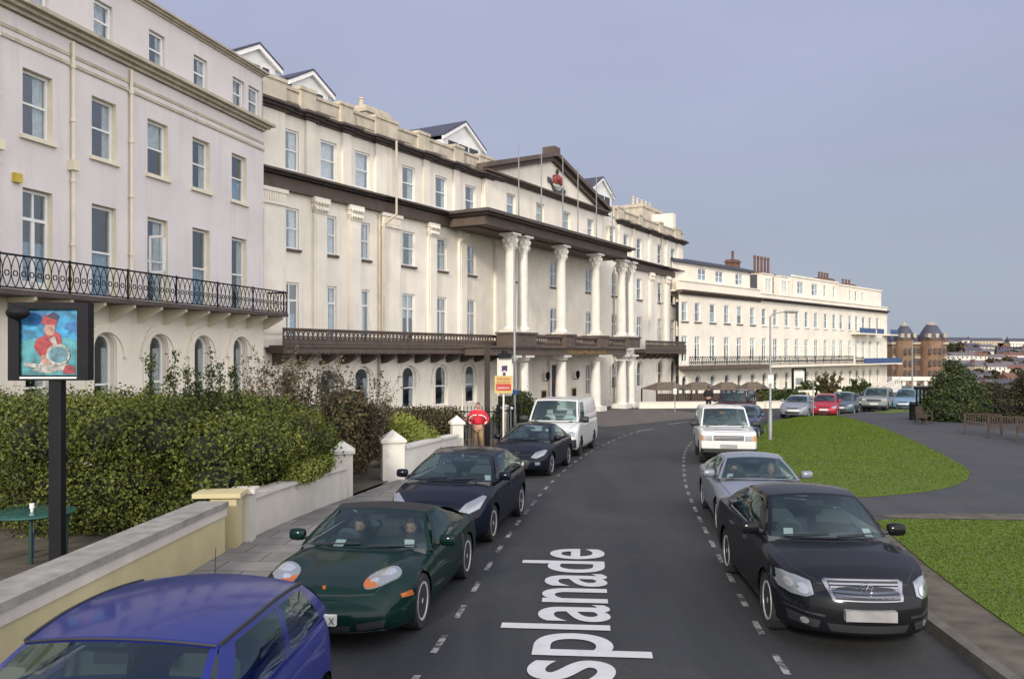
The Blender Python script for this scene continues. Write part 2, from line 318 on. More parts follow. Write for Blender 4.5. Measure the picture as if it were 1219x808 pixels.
# pavement left with the kerb
WL = smooth_curve([(-4.85,-12),(-4.78,0),(-4.70,7),(-4.58,13.9),(-4.07,17.57),(-3.62,19.6),(-2.9,22.8),(-1.55,27.6),(1.0,34.4)])
KLi = offset(KL, -.14)
sheet('pavement', KLi+[p for p in WL if p[1] < 35][::-1], .12, M['slabs'])
def kerb(line, w_, nm):
    a = line; c = offset(line, w_); b = MB()
    for i in range(len(a)-1):
        (x0, y0), (x1, y1), (x2, y2), (x3, y3) = a[i], a[i+1], c[i+1], c[i]
        q = [(x0, y0), (x1, y1), (x2, y2), (x3, y3)]
        b.prism(q, -.1, .125, 0, lambda x, y, z: (x, y, gz(y)+z))
    return struct(b.build(nm, M['kerb'], fix=True))
kerb(KL, -.14, 'kerb'); kerb(KR, .14, 'kerb')
LAWN1 = [g(*p).to_2d()[:] for p in [(889,530),(901,512),(925,503),(954,498),(978,496),(1000,497.5),(1020,502),(1050,512),(1075,522.5),(1100,534),(1125,546.5),(1145,558.5),(1155,567),(1151,576),(1132,585),(1100,591),(1060,595),(1035,597)]]+[(6.75,19.6),(7.2,21.5),(8.0,26)]
LAWN2 = [(7.0,16.2),(7.6,16.35),(10.5,16.1),(9.0+3,15.1),(18,13),(30,10),(34,4),(20,-12),(4.6,-12),(5.0,0),(5.45,6.5),(5.62,9.2),(5.92,11.1),(6.2,12.6)]
KR2 = offset(KR, .14)
sheet('path', KR2+[(97,104),(140,60),(120,-12)], .110, M['path'])
vg = [p for p in KR2 if p[1] < 16.0]; sheet('verge', vg+[(x, y) for x, y in [(7.1,16.4),(6.25,12.6),(5.95,11.1),(5.65,9.2),(5.5,6.5),(5.03,0),(4.63,-12)]], .118, M['verge'])
vg = [p for p in KR2 if 18.5 < p[1] < 55]; sheet('verge', vg+offset(vg, .30)[::-1], .118, M['verge'])
sheet('verge', [(7.2,16.9),(9,17.1),(12,16.9),(18,15.2),(30,12.5),(30,10.4),(18,13.4),(12,15.4),(10.5,16.3),(7.6,16.55)], .118, M['verge'])
sheet('lawn', LAWN1, .135, M['grass'], .02); sheet('lawn', LAWN2, .135, M['grass'], .02)
sheet('lawn', [g(*p).to_2d()[:] for p in [(1040,492.5),(1062,494),(1087,492),(1092,489.5),(1075,488),(1045,489)]], .125, M['grass'])
def inside(poly, x, y):
    c = False; j = len(poly)-1
    for i in range(len(poly)):
        xi, yi = poly[i]; xj, yj = poly[j]
        if (yi > y) != (yj > y) and x < (xj-xi)*(y-yi)/(yj-yi)+xi: c = not c
        j = i
    return c
def blades(poly, n, ymax, name):
    xs_ = [p[0] for p in poly]; ys_ = [p[1] for p in poly]; b = MB(); k = 0
    y0, y1 = max(3, min(ys_)), min(ymax, max(ys_)); x0, x1 = min(xs_), min(30, max(xs_))
    V = []
    while k < n:
        x = random.uniform(x0, x1); y = random.uniform(y0, y1)
        if abs(x) > .66*y+.3 or not inside(poly, x, y): k += .3; continue
        k += 1; t = random.uniform(0, 6.28); s = .008*(1+y*.05); h = random.uniform(.010,.028); lx, ly = random.uniform(-.02,.02), random.uniform(-.02,.02); z = gz(y)+.134
        V += [(x-s*math.cos(t), y-s*math.sin(t), z), (x+s*math.cos(t), y+s*math.sin(t), z), (x+lx, y+ly, z+h)]
    b.v = V; b.f = [(i, i+1, i+2) for i in range(0, len(V), 3)]; b.m = [0]*len(b.f)
    o = b.build(name, M['blade']); o['kind'] = 'stuff'; tag(o, 'short green grass blades covering the lawns beside the road', 'grass')
blades(LAWN2, 120000, 17, 'grass'); blades(LAWN1, 130000, 60, 'grass')
# painted marks and the overlay street name
def dashes(line, y0, y1, on, off, w_, nm):
    b = MB(); d = 0; st = offset(line, w_)
    for i in range(len(line)-1):
        a, c = line[i], line[i+1]
        seg = math.dist(a, c); k = max(1, int(seg/.1))
        for j in range(k):
            t0, t1 = j/k, (j+1)/k
            if (d % (on+off)) < on and y0 < a[1] < y1:
                p = [(a[0]+(c[0]-a[0])*t, a[1]+(c[1]-a[1])*t) for t in (t0, t1)]; q = [(st[i][0]+(st[i+1][0]-st[i][0])*t, st[i][1]+(st[i+1][1]-st[i][1])*t) for t in (t1, t0)]
                b.add([(x, y, gz(y)+.006) for x, y in p+q], [(0, 1, 2, 3)] if w_ < 0 else [(0, 3, 2, 1)])
            d += seg/k
    return struct(b.build(nm, M['paint']))
dashes(LD, 3, 41, .60, .64, .075, 'road_marking'); dashes(RD, 3, 36, .60, .60, .075, 'road_marking')
b = MB()
def stripe(p0, p1, wd):
    a, c = g(*p0), g(*p1); t = (c-a).normalized(); n_ = Vector((-t.y, t.x, 0))*wd
    b.add([(q.x, q.y, gz(q.y)+.010) for q in (a-n_, c-n_, c+n_, a+n_)], [(0, 1, 2, 3)])
stripe((794,505.6), (821,501.2), .07); stripe((760,513), (778,510.5), .10)
struct(b.build('road_marking', M['paint'], fix=True))
t = text_mesh('overlay_lettering', 'Esplanade', 1.9, M['lettering'], extrude=0.0, align='RIGHT', bold=.022)  # map overlay street name, built as flat lettering on the road
a_, b_ = Vector((1.02,8.6,0)), Vector((1.52,14.2,0)); dr = (b_-a_).normalized(); up = Vector((-dr.y, dr.x, 0))
wd = max(v.co.x for v in t.data.vertices)-min(v.co.x for v in t.data.vertices)
for v in t.data.vertices:
    x, y = v.co.x*(6.85/wd), v.co.y*.96; p = b_+dr*x+up*y; v.co = (p.x, p.y, gz(p.y)+.012)
tag(t, 'large white lettering painted along the middle of the dark road', 'road lettering')
# ---------------------------------------------------------------- buildings
class Fac:
    """a facade frame: u runs along the front, v stands out from it, z is height"""
    def __init__(s, tan, c, u0, z0, name, label, cat='building'):
        k = math.hypot(tan, 1); s.t = tan; s.c = c; s.d = Vector((tan/k, 1/k, 0)); s.n = Vector((1/k, -tan/k, 0)); s.u0 = u0; s.z0 = z0
        v0 = -c*s.n.x; s.v0 = v0; o = s.n*v0+s.d*u0; s.root = empty(name, (o.x, o.y, z0), label, cat, math.atan2(s.d.y, s.d.x))
    def U(s, px, v=0):
        q = (px-CX)/F; cc = s.c - v*math.hypot(s.t, 1); Y = cc/(s.t-q); return Y*(q*s.d.x+s.d.y)
    def Z(s, px, py, v=0):
        q = (px-CX)/F; cc = s.c - v*math.hypot(s.t, 1); return CAMZ+(HZ-py)/F*cc/(s.t-q)
    def gz(s, u, v=0): p = s.n*(s.v0+v)+s.d*u; return gz(p.y)
class FB(MB):
    def __init__(s, fac): super().__init__(); s.k = fac
    def bx(s, u0, u1, v0, v1, z0, z1, mi=0): s.box(u0-s.k.u0, u1-s.k.u0, -v1, -v0, z0-s.k.z0, z1-s.k.z0, mi)
    def p(s, u, v, z): return (u-s.k.u0, -v, z-s.k.z0)
    def done(s, name, mats, parent=None, **kw): return s.build(name, mats, parent or s.k.root, **kw)
def wall(B, u0, u1, z0, z1, ops, mi=0, ri=0, depth=.26, v=0):
    """front sheet with real openings and reveals; ops = (ua,ub,za,zb,arch)"""
    us = sorted({u0, u1, *[o[0] for o in ops], *[o[1] for o in ops]}); zs = sorted({z0, z1, *[o[2] for o in ops], *[o[3] for o in ops]})
    us = [u for u in us if u0 <= u <= u1]; zs = [z for z in zs if z0 <= z <= z1]
    for i in range(len(us)-1):
        for j in range(len(zs)-1):
            uc, zc = (us[i]+us[i+1])/2, (zs[j]+zs[j+1])/2
            if any(o[0] < uc < o[1] and o[2] < zc < o[3] for o in ops): continue
            B.quad(B.p(us[i], v, zs[j]), B.p(us[i+1], v, zs[j]), B.p(us[i+1], v, zs[j+1]), B.p(us[i], v, zs[j+1]), mi)
    for (a, b_, c, d, arch) in ops:
        if arch:
            r = (b_-a)/2; cu = (a+b_)/2; cz = d-r; n = 10
            arc = [(cu-r*math.cos(math.pi*k/n), cz+r*math.sin(math.pi*k/n)) for k in range(n+1)]
            for k in range(n):
                cn = (a, d) if k < n/2 else (b_, d)
                B.add([B.p(cn[0], v, cn[1]), B.p(arc[k+1][0], v, arc[k+1][1]), B.p(arc[k][0], v, arc[k][1])][::-1], [(0, 1, 2)], mi)
            loop = [(a, c)]+arc+[(b_, c)]
        else: loop = [(a, c), (a, d), (b_, d), (b_, c)]
        for k in range(len(loop)):
            p, q = loop[k], loop[(k+1) % len(loop)]
            B.quad(B.p(p[0], v, p[1]), B.p(q[0], v, q[1]), B.p(q[0], v-depth, q[1]), B.p(p[0], v-depth, p[1]), ri)
WC = {}
def frame_mesh(kind, w, h):
    key = (kind, round(w, 2), round(h, 2))
    if key in WC: return WC[key]
    b = MB(); f = .085
    hw = w/2; top = h-hw if kind == 'arch' else h
    b.box(-hw, -hw+f, 0, .09, 0, top); b.box(hw-f, hw, 0, .09, 0, top); b.box(-hw+f, hw-f, 0, .09, 0, f)
    if kind == 'arch':
        n = 10; a = [(math.cos(math.pi*k/n), math.sin(math.pi*k/n)) for k in range(n+1)]
        for k in range(n):
            P = [(hw*a[k][0], hw*a[k][1]), (hw*a[k+1][0], hw*a[k+1][1]), ((hw-f)*a[k+1][0], (hw-f)*a[k+1][1]), ((hw-f)*a[k][0], (hw-f)*a[k][1])]
            b.prism([(x, top+z) for x, z in P], 0, .09, 0, lambda x, z, y: (x, y, z))
    else: b.box(-hw+f, hw-f, 0, .09, h-f, h)
    if kind == 'sash': b.box(-hw+f, hw-f, .01, .07, h*.49, h*.49+.06)
    elif kind == 'grid':
        b.box(-hw+f, hw-f, .01, .07, h*.5-.03, h*.5+.03); b.box(-.035, .035, .012, .068, f, h-f)
    elif kind == 'arch': b.box(-hw+f, hw-f, .01, .07, h*.47, h*.47+.06)
    elif kind == 'french':
        b.box(-hw+f, hw-f, .0, .085, h*.70, h*.70+.09); b.box(-.06, .06, .01, .08, f, h*.70); b.box(-.03, .03, .01, .08, h*.70+.09, h-f)
        b.box(-hw+f, hw-f, .01, .08, f, .32)
    fm = b.mesh('window', [M['trim']])
    b = MB()
    if kind == 'arch':
        n = 10; pts = [(-hw+.02, .02)]+[(-(hw-.02)*math.cos(math.pi*k/n), top+(hw-.02)*math.sin(math.pi*k/n)) for k in range(n+1)]+[(hw-.02, .02)]
        b.prism(pts[::-1], .045, .055, 0, lambda x, z, y: (x, y, z))
    else: b.box(-hw+.02, hw-.02, .045, .055, .02, h-.02)
    pm = b.mesh('pane', [M['pane']])
    cs = []
    for k in range(6):
        b = MB(); ct = M['curtain2'] if k == 4 else M['curtain']
        def drape(x0, x1, z0, z1, y=.115):
            n = 10; xx = [x0+(x1-x0)*i/n for i in range(n+1)]
            for i in range(n):
                ya, yb = y+.025*math.sin(i*2.1), y+.025*math.sin((i+1)*2.1)
                b.add([(xx[i], ya, z0), (xx[i+1], yb, z0), (xx[i+1], yb, z1), (xx[i], ya, z1)], [(0, 1, 2, 3)])
        tp = h-.02 if kind != 'arch' else top
        if k == 0: drape(-hw+.03, -hw+w*.3, .03, tp); drape(hw-w*.3, hw-.03, .03, tp)
        elif k == 1: drape(hw-w*.42, hw-.03, .03, tp); drape(-hw+.03, -hw+w*.12, .03, tp)
        elif k == 2: drape(-hw+.03, hw-.03, tp*.55, tp)
        elif k == 3: drape(-hw+.03, -hw+w*.2, .03, tp); drape(hw-w*.2, hw-.03, .03, tp)
        elif k == 4: drape(-hw+.03, hw-.03, .03, tp*.5); drape(-hw+.03, -hw+w*.25, tp*.5, tp)
        elif k == 5: drape(-hw+.03, hw-.03, .03, tp, .2)
        cs.append(b.mesh('curtain', [ct], 60))
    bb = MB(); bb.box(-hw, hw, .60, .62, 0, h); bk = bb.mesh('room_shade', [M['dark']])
    WC[key] = (fm, pm, cs, bk); return WC[key]
SILL = {}
def window(fc, kind, u, z, w, h, v=0, inset=.15, sill=None, cur=None, rev=None):
    fm, pm, cs, bk = frame_mesh(kind, w, h)
    o = link('window', fm, fc.root, (u-fc.u0, -v+inset, z-fc.z0))
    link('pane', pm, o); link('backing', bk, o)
    k = random.choice([0, 0, 1, 1, 2, 0, 4, 5]) if cur is None else cur
    if k >= 0: link('curtain', cs[k], o)
    if sill:
        key = (sill, round(w, 2), inset)
        if key not in SILL:
            b = MB(); b.box(-w/2-.12, w/2+.12, -inset-.10, -.001, -.12, -.003); SILL[key] = b.mesh('sill', [M[sill]])
        link('sill', SILL[key], o)
    return o
def archivolt(B, u, ztop, r0, r1, pr, v=0, mi=0, zb=None):
    n = 12; cz = ztop-r0+0.0
    for k in range(n):
        a0, a1 = math.pi*k/n, math.pi*(k+1)/n; rr0 = r0+.03
        P = [(u-math.cos(a)*r, cz+math.sin(a)*r) for a, r in ((a0, rr0), (a0, r1), (a1, r1), (a1, rr0))]
        B.prism(P, v+.002, v+pr, mi, lambda x, z, vv: B.p(x, vv, z))
    if zb is not None:
        B.bx(u-r1, u-r0-.03, v+.002, v+pr, zb, cz, mi); B.bx(u+r0+.03, u+r1, v+.002, v+pr, zb, cz, mi)
def lattice(B, u0, u1, v, z0, z1, m=.27, r=.014, mi=0, post=2.4):
    """ornamental iron: interlacing ovals between two rails with a ring band"""
    h = z1-z0; n = max(1, round((u1-u0)/m)); m = (u1-u0)/n
    B.bx(u0, u1, v-.022, v+.022, z1-.05, z1, mi); B.bx(u0, u1, v-.02, v+.02, z0+.02, z0+.06, mi)
    for i in range(n):
        c = u0+(i+.5)*m; pts = []
        for sgn in (-1, 1):
            P = [B.p(c+sgn*m*.5*math.sin(math.pi*k/8)**.8, v, z0+.05+(h-.1)*k/8) for k in range(9)]
            B.path(P, r, 3, mi)
        B.path([B.p(c+m*.28*math.cos(a*math.pi/3), v, z0+h*.45+m*.28*math.sin(a*math.pi/3)) for a in range(6)], r*1.2, 3, mi, True)
    for i in range(int((u1-u0)/post)+1): u = u0+i*post; B.bx(u-.02, u+.02, v-.02, v+.02, z0, z1+.03, mi)
def cornice(B, u0, u1, v, ztop, h, pr, mi=0, steps=3, ret=True):
    for k in range(steps):
        p = pr*(1-k/steps)**1.2; e = p if ret else 0
        B.bx(u0-e, u1+e, v-.1, v+p, ztop-h*(k+1)/steps, ztop-h*k/steps-.001*0, mi)
# ---- pale lilac terrace on the left
L1 = Fac(.25, 19.5, 10.5, -.45, 'terraced_building', 'lilac grey rendered terraced building with long black iron balcony, nearest on the left', 'building')
ue = 32.1; cols = [11.4, 14.3, 17.1, 19.95, 22.6, 25.2, 27.7, 30.25]
B = FB(L1); ops = []
for u in cols: ops += [(u-.54, u+.54, 9.15, 11.02, False), (u-.54, u+.54, 4.75, 7.68, False)]
wall(B, 10.5, ue, 4.62, 12.4, ops, 0, 1, .3)
B.done('upper_wall', [M['lilac'], M['reveal']])
B = FB(L1); ops = [(u-.47, u+.47, .55, 3.68, True) for u in cols]
wall(B, 10.5, ue, -1.6, 4.62, ops, 0, 0, .3)
for zz in (.3, .9, 1.5, 2.1, 2.7, 3.3, 3.9):
    pass
B.done('ground_floor_wall', [M['cream2']])
for u in cols: B = FB(L1); archivolt(B, u, 3.68, .47, .80, .06, zb=.2); archivolt(B, u, 3.68, .77, .95, .11); B.done('arch_moulding', [M['cream2']])
B = FB(L1); ops = [(u-.42, u+.42, 12.85, 14.1, False) for u in cols+[31.4]]
wall(B, 10.5, ue, 12.4, 14.75, ops, 0, 0, .2, v=-.03)
B.bx(10.5, ue, -9, -.5, 14.60, 14.74); B.bx(10.5, ue, -9, -8.9, -1.6, 14.6); B.bx(10.4, 10.5, -9, 0, -1.6, 14.6); B.bx(ue-.1, ue, -9, -.03, -1.6, 14.6)
B.done('attic_wall', [M['lilac'], M['reveal']])
B = FB(L1); cornice(B, 10.5, ue-.1, 0, 12.78, .34, .42); B.bx(10.5, ue, .0, .05, 11.62, 11.72); B.bx(10.5, ue, 0, .03, 11.9, 12.0)
cornice(B, 10.5, ue-.1, -.03, 14.95, .22, .25); B.done('cornice', M['stain'])
B = FB(L1); B.bx(10.5, ue+.3, .01, 1.0, 4.58, 4.72); B.done('balcony_slab', M['lead'])
for i in range(17):
    B = FB(L1); u = 11.0+i*1.32
    P = [(0, 4.57), (.9, 4.57), (.9, 4.48), (.1, 4.05), (0, 4.05)]
    B.prism(P, u-.05, u+.05, 0, lambda v, z, uu: B.p(uu, v+.01, z)); B.done('bracket', M['reveal'], fix=True)
B = FB(L1); lattice(B, 10.5, ue+.3, .95, 4.72, 5.64); 
B.bx(ue+.27, ue+.3, .0, .93, 5.58, 5.64)
for k in range(8): B.bx(ue+.275, ue+.295, .05+k*.12, .07+k*.12, 4.72, 5.6)
B.done('balcony_railing', M['iron'])
for i, u in enumerate(cols):
    window(L1, 'sash', u, 9.15, 1.06, 1.86, inset=.16, sill='reveal')
    if i == 3:
        window(L1, 'french', u, 4.76, 1.06, 2.90, inset=.16, cur=4)
    else: window(L1, 'sash', u, 4.76, 1.06, 2.90, inset=.16, cur=4 if i == 4 else None)
    window(L1, 'arch', u, .56, .92, 3.11, inset=.16)
for u in cols+[31.4]: window(L1, 'sash', u, 12.86, .82, 1.22, v=-.03, inset=.1)
# open casement leaf
B = FB(L1); uu = 24.75
for (v0, v1, z0, z1) in ((.0, .62, 6.95, 7.03), (.0, .62, 5.75, 5.83), (.0, .07, 5.75, 7.03), (.55, .62, 5.75, 7.03)): B.bx(uu-.03, uu+.03, v0, v1, z0, z1)
o = B.done('open_casement', M['trim']); B = FB(L1); B.bx(uu-.005, uu+.005, .07, .55, 5.83, 6.95); B.done('pane', M['pane'], o)
for u in (18.5, 21.2, 23.75):
    B = FB(L1); B.tube(B.p(u, .09, 4.75), B.p(u, .09, 12.35), .055, 8); 
    for z in (6.3, 8.2, 10.0, 11.6): B.tube(B.p(u, .09, z-.05), B.p(u, .09, z+.05), .08, 8)
    B.bx(u-.13, u+.13, 0, .22, 8.5, 8.8) if u < 22 else None
    B.done('drainpipe', M['reveal'])
B = FB(L1); B.bx(19.05, 19.3, 0, .12, 7.75, 8.0); B.done('alarm_box', mat('alarm_yellow', (.55,.4,.05), .5))
# ---- the hotel
H = Fac(.59, 32.5, 25.6, -.7, 'hotel_building', 'long cream stucco hotel with giant portico, pediment and brown cornices')
PV = 2.2; u_end = H.U(813.5); NB = -1.7
wing = [H.U(p) for p in (345,391,431.5,486.5,525,560)]; wing2 = [H.U(p) for p in (745,761,785.5,801)]
hid = [H.U(609), H.U(659.5), H.U(701), H.U(731.5)]; uL = H.U(590); uR = H.U(735)
mid3 = [Fac.U(H, p, .25) for p in (608.5,643,675,703,729)]
allw = wing+hid+wing2
B = FB(H); ops = []
for u in wing+wing2: ops += [(u-.56, u+.56, 11.3, 13.15, False)]
for u in allw: ops += [(u-.56, u+.56, 7.75, 9.62, False), (u-.56, u+.56, 3.4, 6.25, False)]
wall(B, 25.6, u_end, 3.3, 14.1, ops, 0, 1, .22)
garch = [u for u in wing+wing2+[hid[3]]]
wall(B, 25.6, u_end, -2.3, 3.3, [(u-.58, u+.58, .05, 2.35, True) for u in garch]+[(hid[1]-.6, hid[1]+.6, -1.3, 2.2, False), (hid[2]-.55, hid[2]+.55, -.2, 2.2, False)], 0, 1, .22)
B.bx(25.6, u_end, -12, -.6, 13.9, 14.05); B.bx(25.6, u_end, -12, -11.8, -2.3, 13.9); B.bx(25.6, 25.7, -12, -.01, -2.3, 14.1); B.bx(u_end-.1, u_end-.002, -12, -.01, -2.3, 14.1)
B.done('wall', [M['cream'], M['reveal']])
for u in garch: B = FB(H); archivolt(B, u, 2.35, .58, .90, .05, zb=-.4); archivolt(B, u, 2.35, .87, 1.0, .09); B.done('arch_moulding', M['cream'])
# pilasters: giant order
def pil(u, w_, big=False):
    B = FB(H); B.bx(u-w_/2, u+w_/2, .0, .16, 3.3, 9.75); B.bx(u-w_/2-.06, u+w_/2+.06, 0, .2, 3.3, 3.7); B.bx(u-w_/2+.12, u+w_/2-.12, .16, .19, 3.9, 9.3)
    B.done('pilaster', M['cream'])
    B = FB(H)
    if big:
        B.bx(u-w_/2-.08, u+w_/2+.08, 0, .26, 10.15, 10.32); B.bx(u-w_/2-.02, u+w_/2+.02, 0, .20, 9.7, 10.15); B.bx(u-w_/2-.06, u+w_/2+.06, 0, .24, 9.6, 9.7)
        for k in range(int(w_/.14)): B.bx(u-w_/2+k*.14, u-w_/2+k*.14+.06, .2, .235, 9.75, 10.1)
    else:
        for k in range(3): B.bx(u-w_/2-.05*k, u+w_/2+.05*k, 0, .2+.05*k, 9.6+.24*k, 9.6+.24*(k+1))
        for k in range(5):
            for j in range(2): x = u-w_/2+.06+k*(w_-.12)/4; B.lathe([(.02, -.12), (.075, -.02), (.05, .08), (.01, .1)], 6, B.p(x, .27+.05*j, 9.78+.3*j))
    B.done('capital', M['cream'])
for px in (379, 420.5): pil(H.U(px), .85)
for px in (513, 549.5): pil(H.U(px), .8)
for px in (774, 793.5): pil(H.U(px), .8)
for px, w_ in ((323, 1.45), (464, 1.5), (594, 1.3), (748, 1.0), (807.5, 1.3)): pil(H.U(px), w_, True)
for px, w_ in ((323,1.4),(368,.6),(411,.6),(455,1.3),(506,.55),(542,.55),(578,1.0),(738,.9),(753,.5),(773,.6),(793,.5),(808,1.2)):
    B = FB(H); u = H.U(px); B.bx(u-w_/2, u+w_/2, 0, .14, 11.12, 13.78); B.done('third_floor_pier', M['cream'])
# lower entablature
def lowent(u0, u1, nm='entablature'):
    B = FB(H); B.bx(u0, u1, 0, .24, 10.32, 10.86, 0); cornice(B, u0, u1, 0, 11.12, .27, .62, 1); B.done(nm, [M['brown'], M['lead']])
lowent(25.6, H.U(458)-.02); lowent(H.U(458)+.0, H.U(586)); lowent(H.U(740), H.U(786.5)-.02); lowent(H.U(786.5), u_end)
B = FB(H)
for a, b_ in ((25.6, H.U(592)), (H.U(735), u_end)): B = FB(H); cornice(B, a, b_, 0, 14.12, .32, .46); B.done('upper_cornice', M['lead'])
for px, w_ in ((323,1.4),(368,.6),(411,.6),(455,1.3),(506,.55),(542,.55),(578,1.0),(738,.9),(753,.5),(773,.6),(793,.5),(808,1.2)):
    B = FB(H); u = H.U(px); cornice(B, u-w_/2, u+w_/2, .14, 14.13, .33, .46); B.done('cornice_break', M['lead'])
B = FB(H)
for a, b_ in ((25.6, H.U(592)), (H.U(732), u_end)):
    B = FB(H); B.bx(a, b_, -.35, -.02, 14.12, 14.95); B.bx(a, b_, -.42, .05, 14.951, 15.1); B.bx(a, b_, -.4, .03, 14.12, 14.3); B.done('parapet', M['stain'])
for px, w_ in ((322,1.7),(365,1.0),(411,.9),(459,1.8),(503,1.0),(545,.9),(578,1.6),(738,1.2),(762,.8),(786,1.0),(806,1.5)):
    B = FB(H); u = H.U(px); B.bx(u-w_/2, u+w_/2, -.45, .12, 14.121, 15.12); B.bx(u-w_/2-.05, u+w_/2+.05, -.5, .17, 15.12, 15.28); B.done('parapet_block', M['stain'])
us = [H.U(p) for p in (343,388,435,481,524,562,750,774,797)]
for u in us: B = FB(H); B.bx(u-.7, u+.7, -.02, .03, 14.42, 14.82); B.done('parapet_panel', M['stain'])
# hotel windows
for u in wing+wing2: window(H, 'sash', u, 11.31, 1.10, 1.83, inset=.06, sill='white')
for u in allw: window(H, 'sash', u, 7.76, 1.10, 1.85, inset=.06, sill='brown'); window(H, 'french', u, 3.41, 1.10, 2.83, inset=.06)
for u in garch: window(H, 'arch', u, .06, 1.14, 2.28, inset=.06, cur=random.choice([-1, 2, 0]))
window(H, 'grid', hid[2], -.19, 1.08, 2.38, inset=.12)
B = FB(H); u = hid[1]; B.bx(u-.6, u+.6, -.2, -.12, -1.3, 1.2, 0); B.bx(u-.04, u+.04, -.12, -.10, -1.3, 1.2, 1); B.bx(u-.6, u+.6, -.2, -.1, 1.2, 1.3, 1); B.bx(u-.45, u-.1, -.12, -.09, -.2, .9, 1); B.bx(u+.1, u+.45, -.12, -.09, -.2, .9, 1)
B.bx(u-.6, u+.6, -.18, -.15, 1.3, 2.2, 1)
B.done('entrance_door', [mat('oxblood_door', (.16,.03,.02), .4), M['dark']])
B = FB(H)
for s in (-1, 1): B.bx(u+s*.82-.14, u+s*.82+.14, 0, .18, -1.4, 2.35)
B.bx(u-1.05, u+1.05, 0, .22, 2.2, 2.5); B.done('door_surround', M['white'])
# hotel balcony left and right of the portico
def balc(a, b_, out):
    B = FB(H); B.bx(a, b_, .01, out, 3.05, 3.3); B.bx(a, b_, .01, out+.06, 3.3, 3.38); 
    for k in range(int((b_-a)/.27)): u = a+.135+k*.27; B.lathe([(.12, 0), (.10, -.06), (.02, -.1)], 6, B.p(u, out-.06, 3.06))
    B.done('balcony_slab', M['brown'])
    B = FB(H); lattice(B, a, b_, out-.03, 3.38, 4.12, .30, .034, post=3.3)
    B.bx(a, b_, out-.05, out-.01, 3.38, 3.62); B.bx(a, b_, out-.05, out-.01, 3.98, 4.08); B.bx(a, b_, out-.07, out+.02, 4.08, 4.14); B.done('balcony_railing', M['brown'])
    B = FB(H); n = int((b_-a)/1.35)
    for k in range(n):
        u = a+.5+k*(b_-a-1)/(n-1)
        P = [(0, 3.04), (out-.15, 3.04), (out-.15, 2.92), (out-.4, 2.72), (.3, 2.55), (0, 2.5)]
        B2 = FB(H); B2.prism(P, u-.13, u+.13, 0, lambda v, z, uu: B2.p(uu, v+.01, z)); B2.done('bracket', M['brown'], fix=True)
balc(26.2, H.U(600), 1.1); balc(H.U(755, 0), u_end+.5, 1.1)
# third floor over the portico, pediment
a3 = H.U(578, .25); b3 = 2*H.U(656, .25)-a3
B = FB(H); wall(B, a3, b3, 10.9, 14.1, [(u-.56, u+.56, 11.95, 13.35, False) for u in mid3], 0, 1, .24, v=.25)
B.bx(a3, a3+.1, .0, .24, 10.9, 14.1); B.bx(b3-.1, b3, 0, .24, 10.9, 14.1)
uc = (a3+b3)/2; zp = 16.75; zb = 14.3
uc = (a3+b3)/2
B.add([B.p(a3+.2, .25, zb), B.p(b3-.2, .25, zb), B.p(uc, .25, zp)], [(0, 1, 2)]); B.done('portico_wall', [M['cream'], M['reveal']])
for u in mid3: window(H, 'sash', u, 11.96, 1.10, 1.38, v=.25, inset=.1)
B = FB(H); cornice(B, a3-.1, b3+.1, .25, 14.30, .33, .5)
for s in (-1, 1):
    e = a3-.7 if s < 0 else b3+.7
    for (q0, q1, v0, v1) in ((.0, .34, .15, .5), (.34, .62, .15, .8)):
        P = [(e, 14.0+q0), (uc, zp-.2+q0), (uc, zp-.2+q1), (e, 14.0+q1)]
        B.prism(P, v0, v1, 0, lambda x, z, v: B.p(x, v, z))
B.bx(uc-.45, uc+.45, -.2, .75, zp+.1, zp+.75)
B.done('pediment_cornice', M['brown'], fix=True)
B = FB(H)
B.add([B.p(a3-.7, .2, 14.6), B.p(uc, .2, zp+.4), B.p(uc, -8, zp+.4), B.p(a3-.7, -8, 14.6), B.p(b3+.7, .2, 14.6), B.p(b3+.7, -8, 14.6), B.p(uc, -8, 14.0), B.p(uc, .1, 14.0)], [(0, 3, 2, 1), (1, 2, 5, 4), (3, 6, 5, 2), (0, 1, 4, 7), (0, 7, 6, 3), (7, 4, 5, 6)]); B.done('pediment_roof', M['slate'], fix=True)
# crest: crown over a ribbon
B = FB(H); cu, cz = H.U(662.5, .25), H.Z(662.5, 221, .25)
B2 = B
B2.prism([(-.75, .0), (.75, .0), (.62, .35), (-.62, .35)], 0.26, 0.36, 1, lambda x, z, v: B.p(cu+x, v, cz-.15+z))
for k in (-2, -1, 0, 1, 2): B2.lathe([(.16, 0), (.24, .35), (.2, .65), (.05, .85)], 8, B.p(cu+k*.27, 0.33, cz+.2-.06*abs(k)), 0)
B2.prism([(-.62, .25), (-.75, .75), (-.35, .95), (0, .8), (.35, .95), (.75, .75), (.62, .25)], 0.26, 0.33, 0, lambda x, z, v: B.p(cu+x, v, cz+z))
for z in (.98, 1.2): B2.bx(cu-.06, cu+.06, 0.28, 0.38, cz+z, cz+z+.35, 2)
B2.bx(cu-.2, cu+.2, 0.28, 0.38, cz+1.22, cz+1.34, 2)
R = [(-1.7, .35), (-1.5, .1), (-1.3, .35), (-1.0, -.05), (-.8, -.35), (-.4, -.55), (.4, -.6), (.8, -.45), (1.0, -.15), (1.3, -.5), (1.45, -.35)]
for i in range(len(R)-1):
    (x0, z0), (x1, z1) = R[i], R[i+1]; B2.prism([(x0, z0-.16), (x1, z1-.16), (x1, z1+.16), (x0, z0+.16)], 0.26, 0.38, 2, lambda x, z, v: B.p(cu+x, v, cz+z))
B2.v = [(cu-H.u0+(x-cu+H.u0)*.82, y, cz-H.z0+(z-cz+H.z0)*.75) for x, y, z in B2.v]
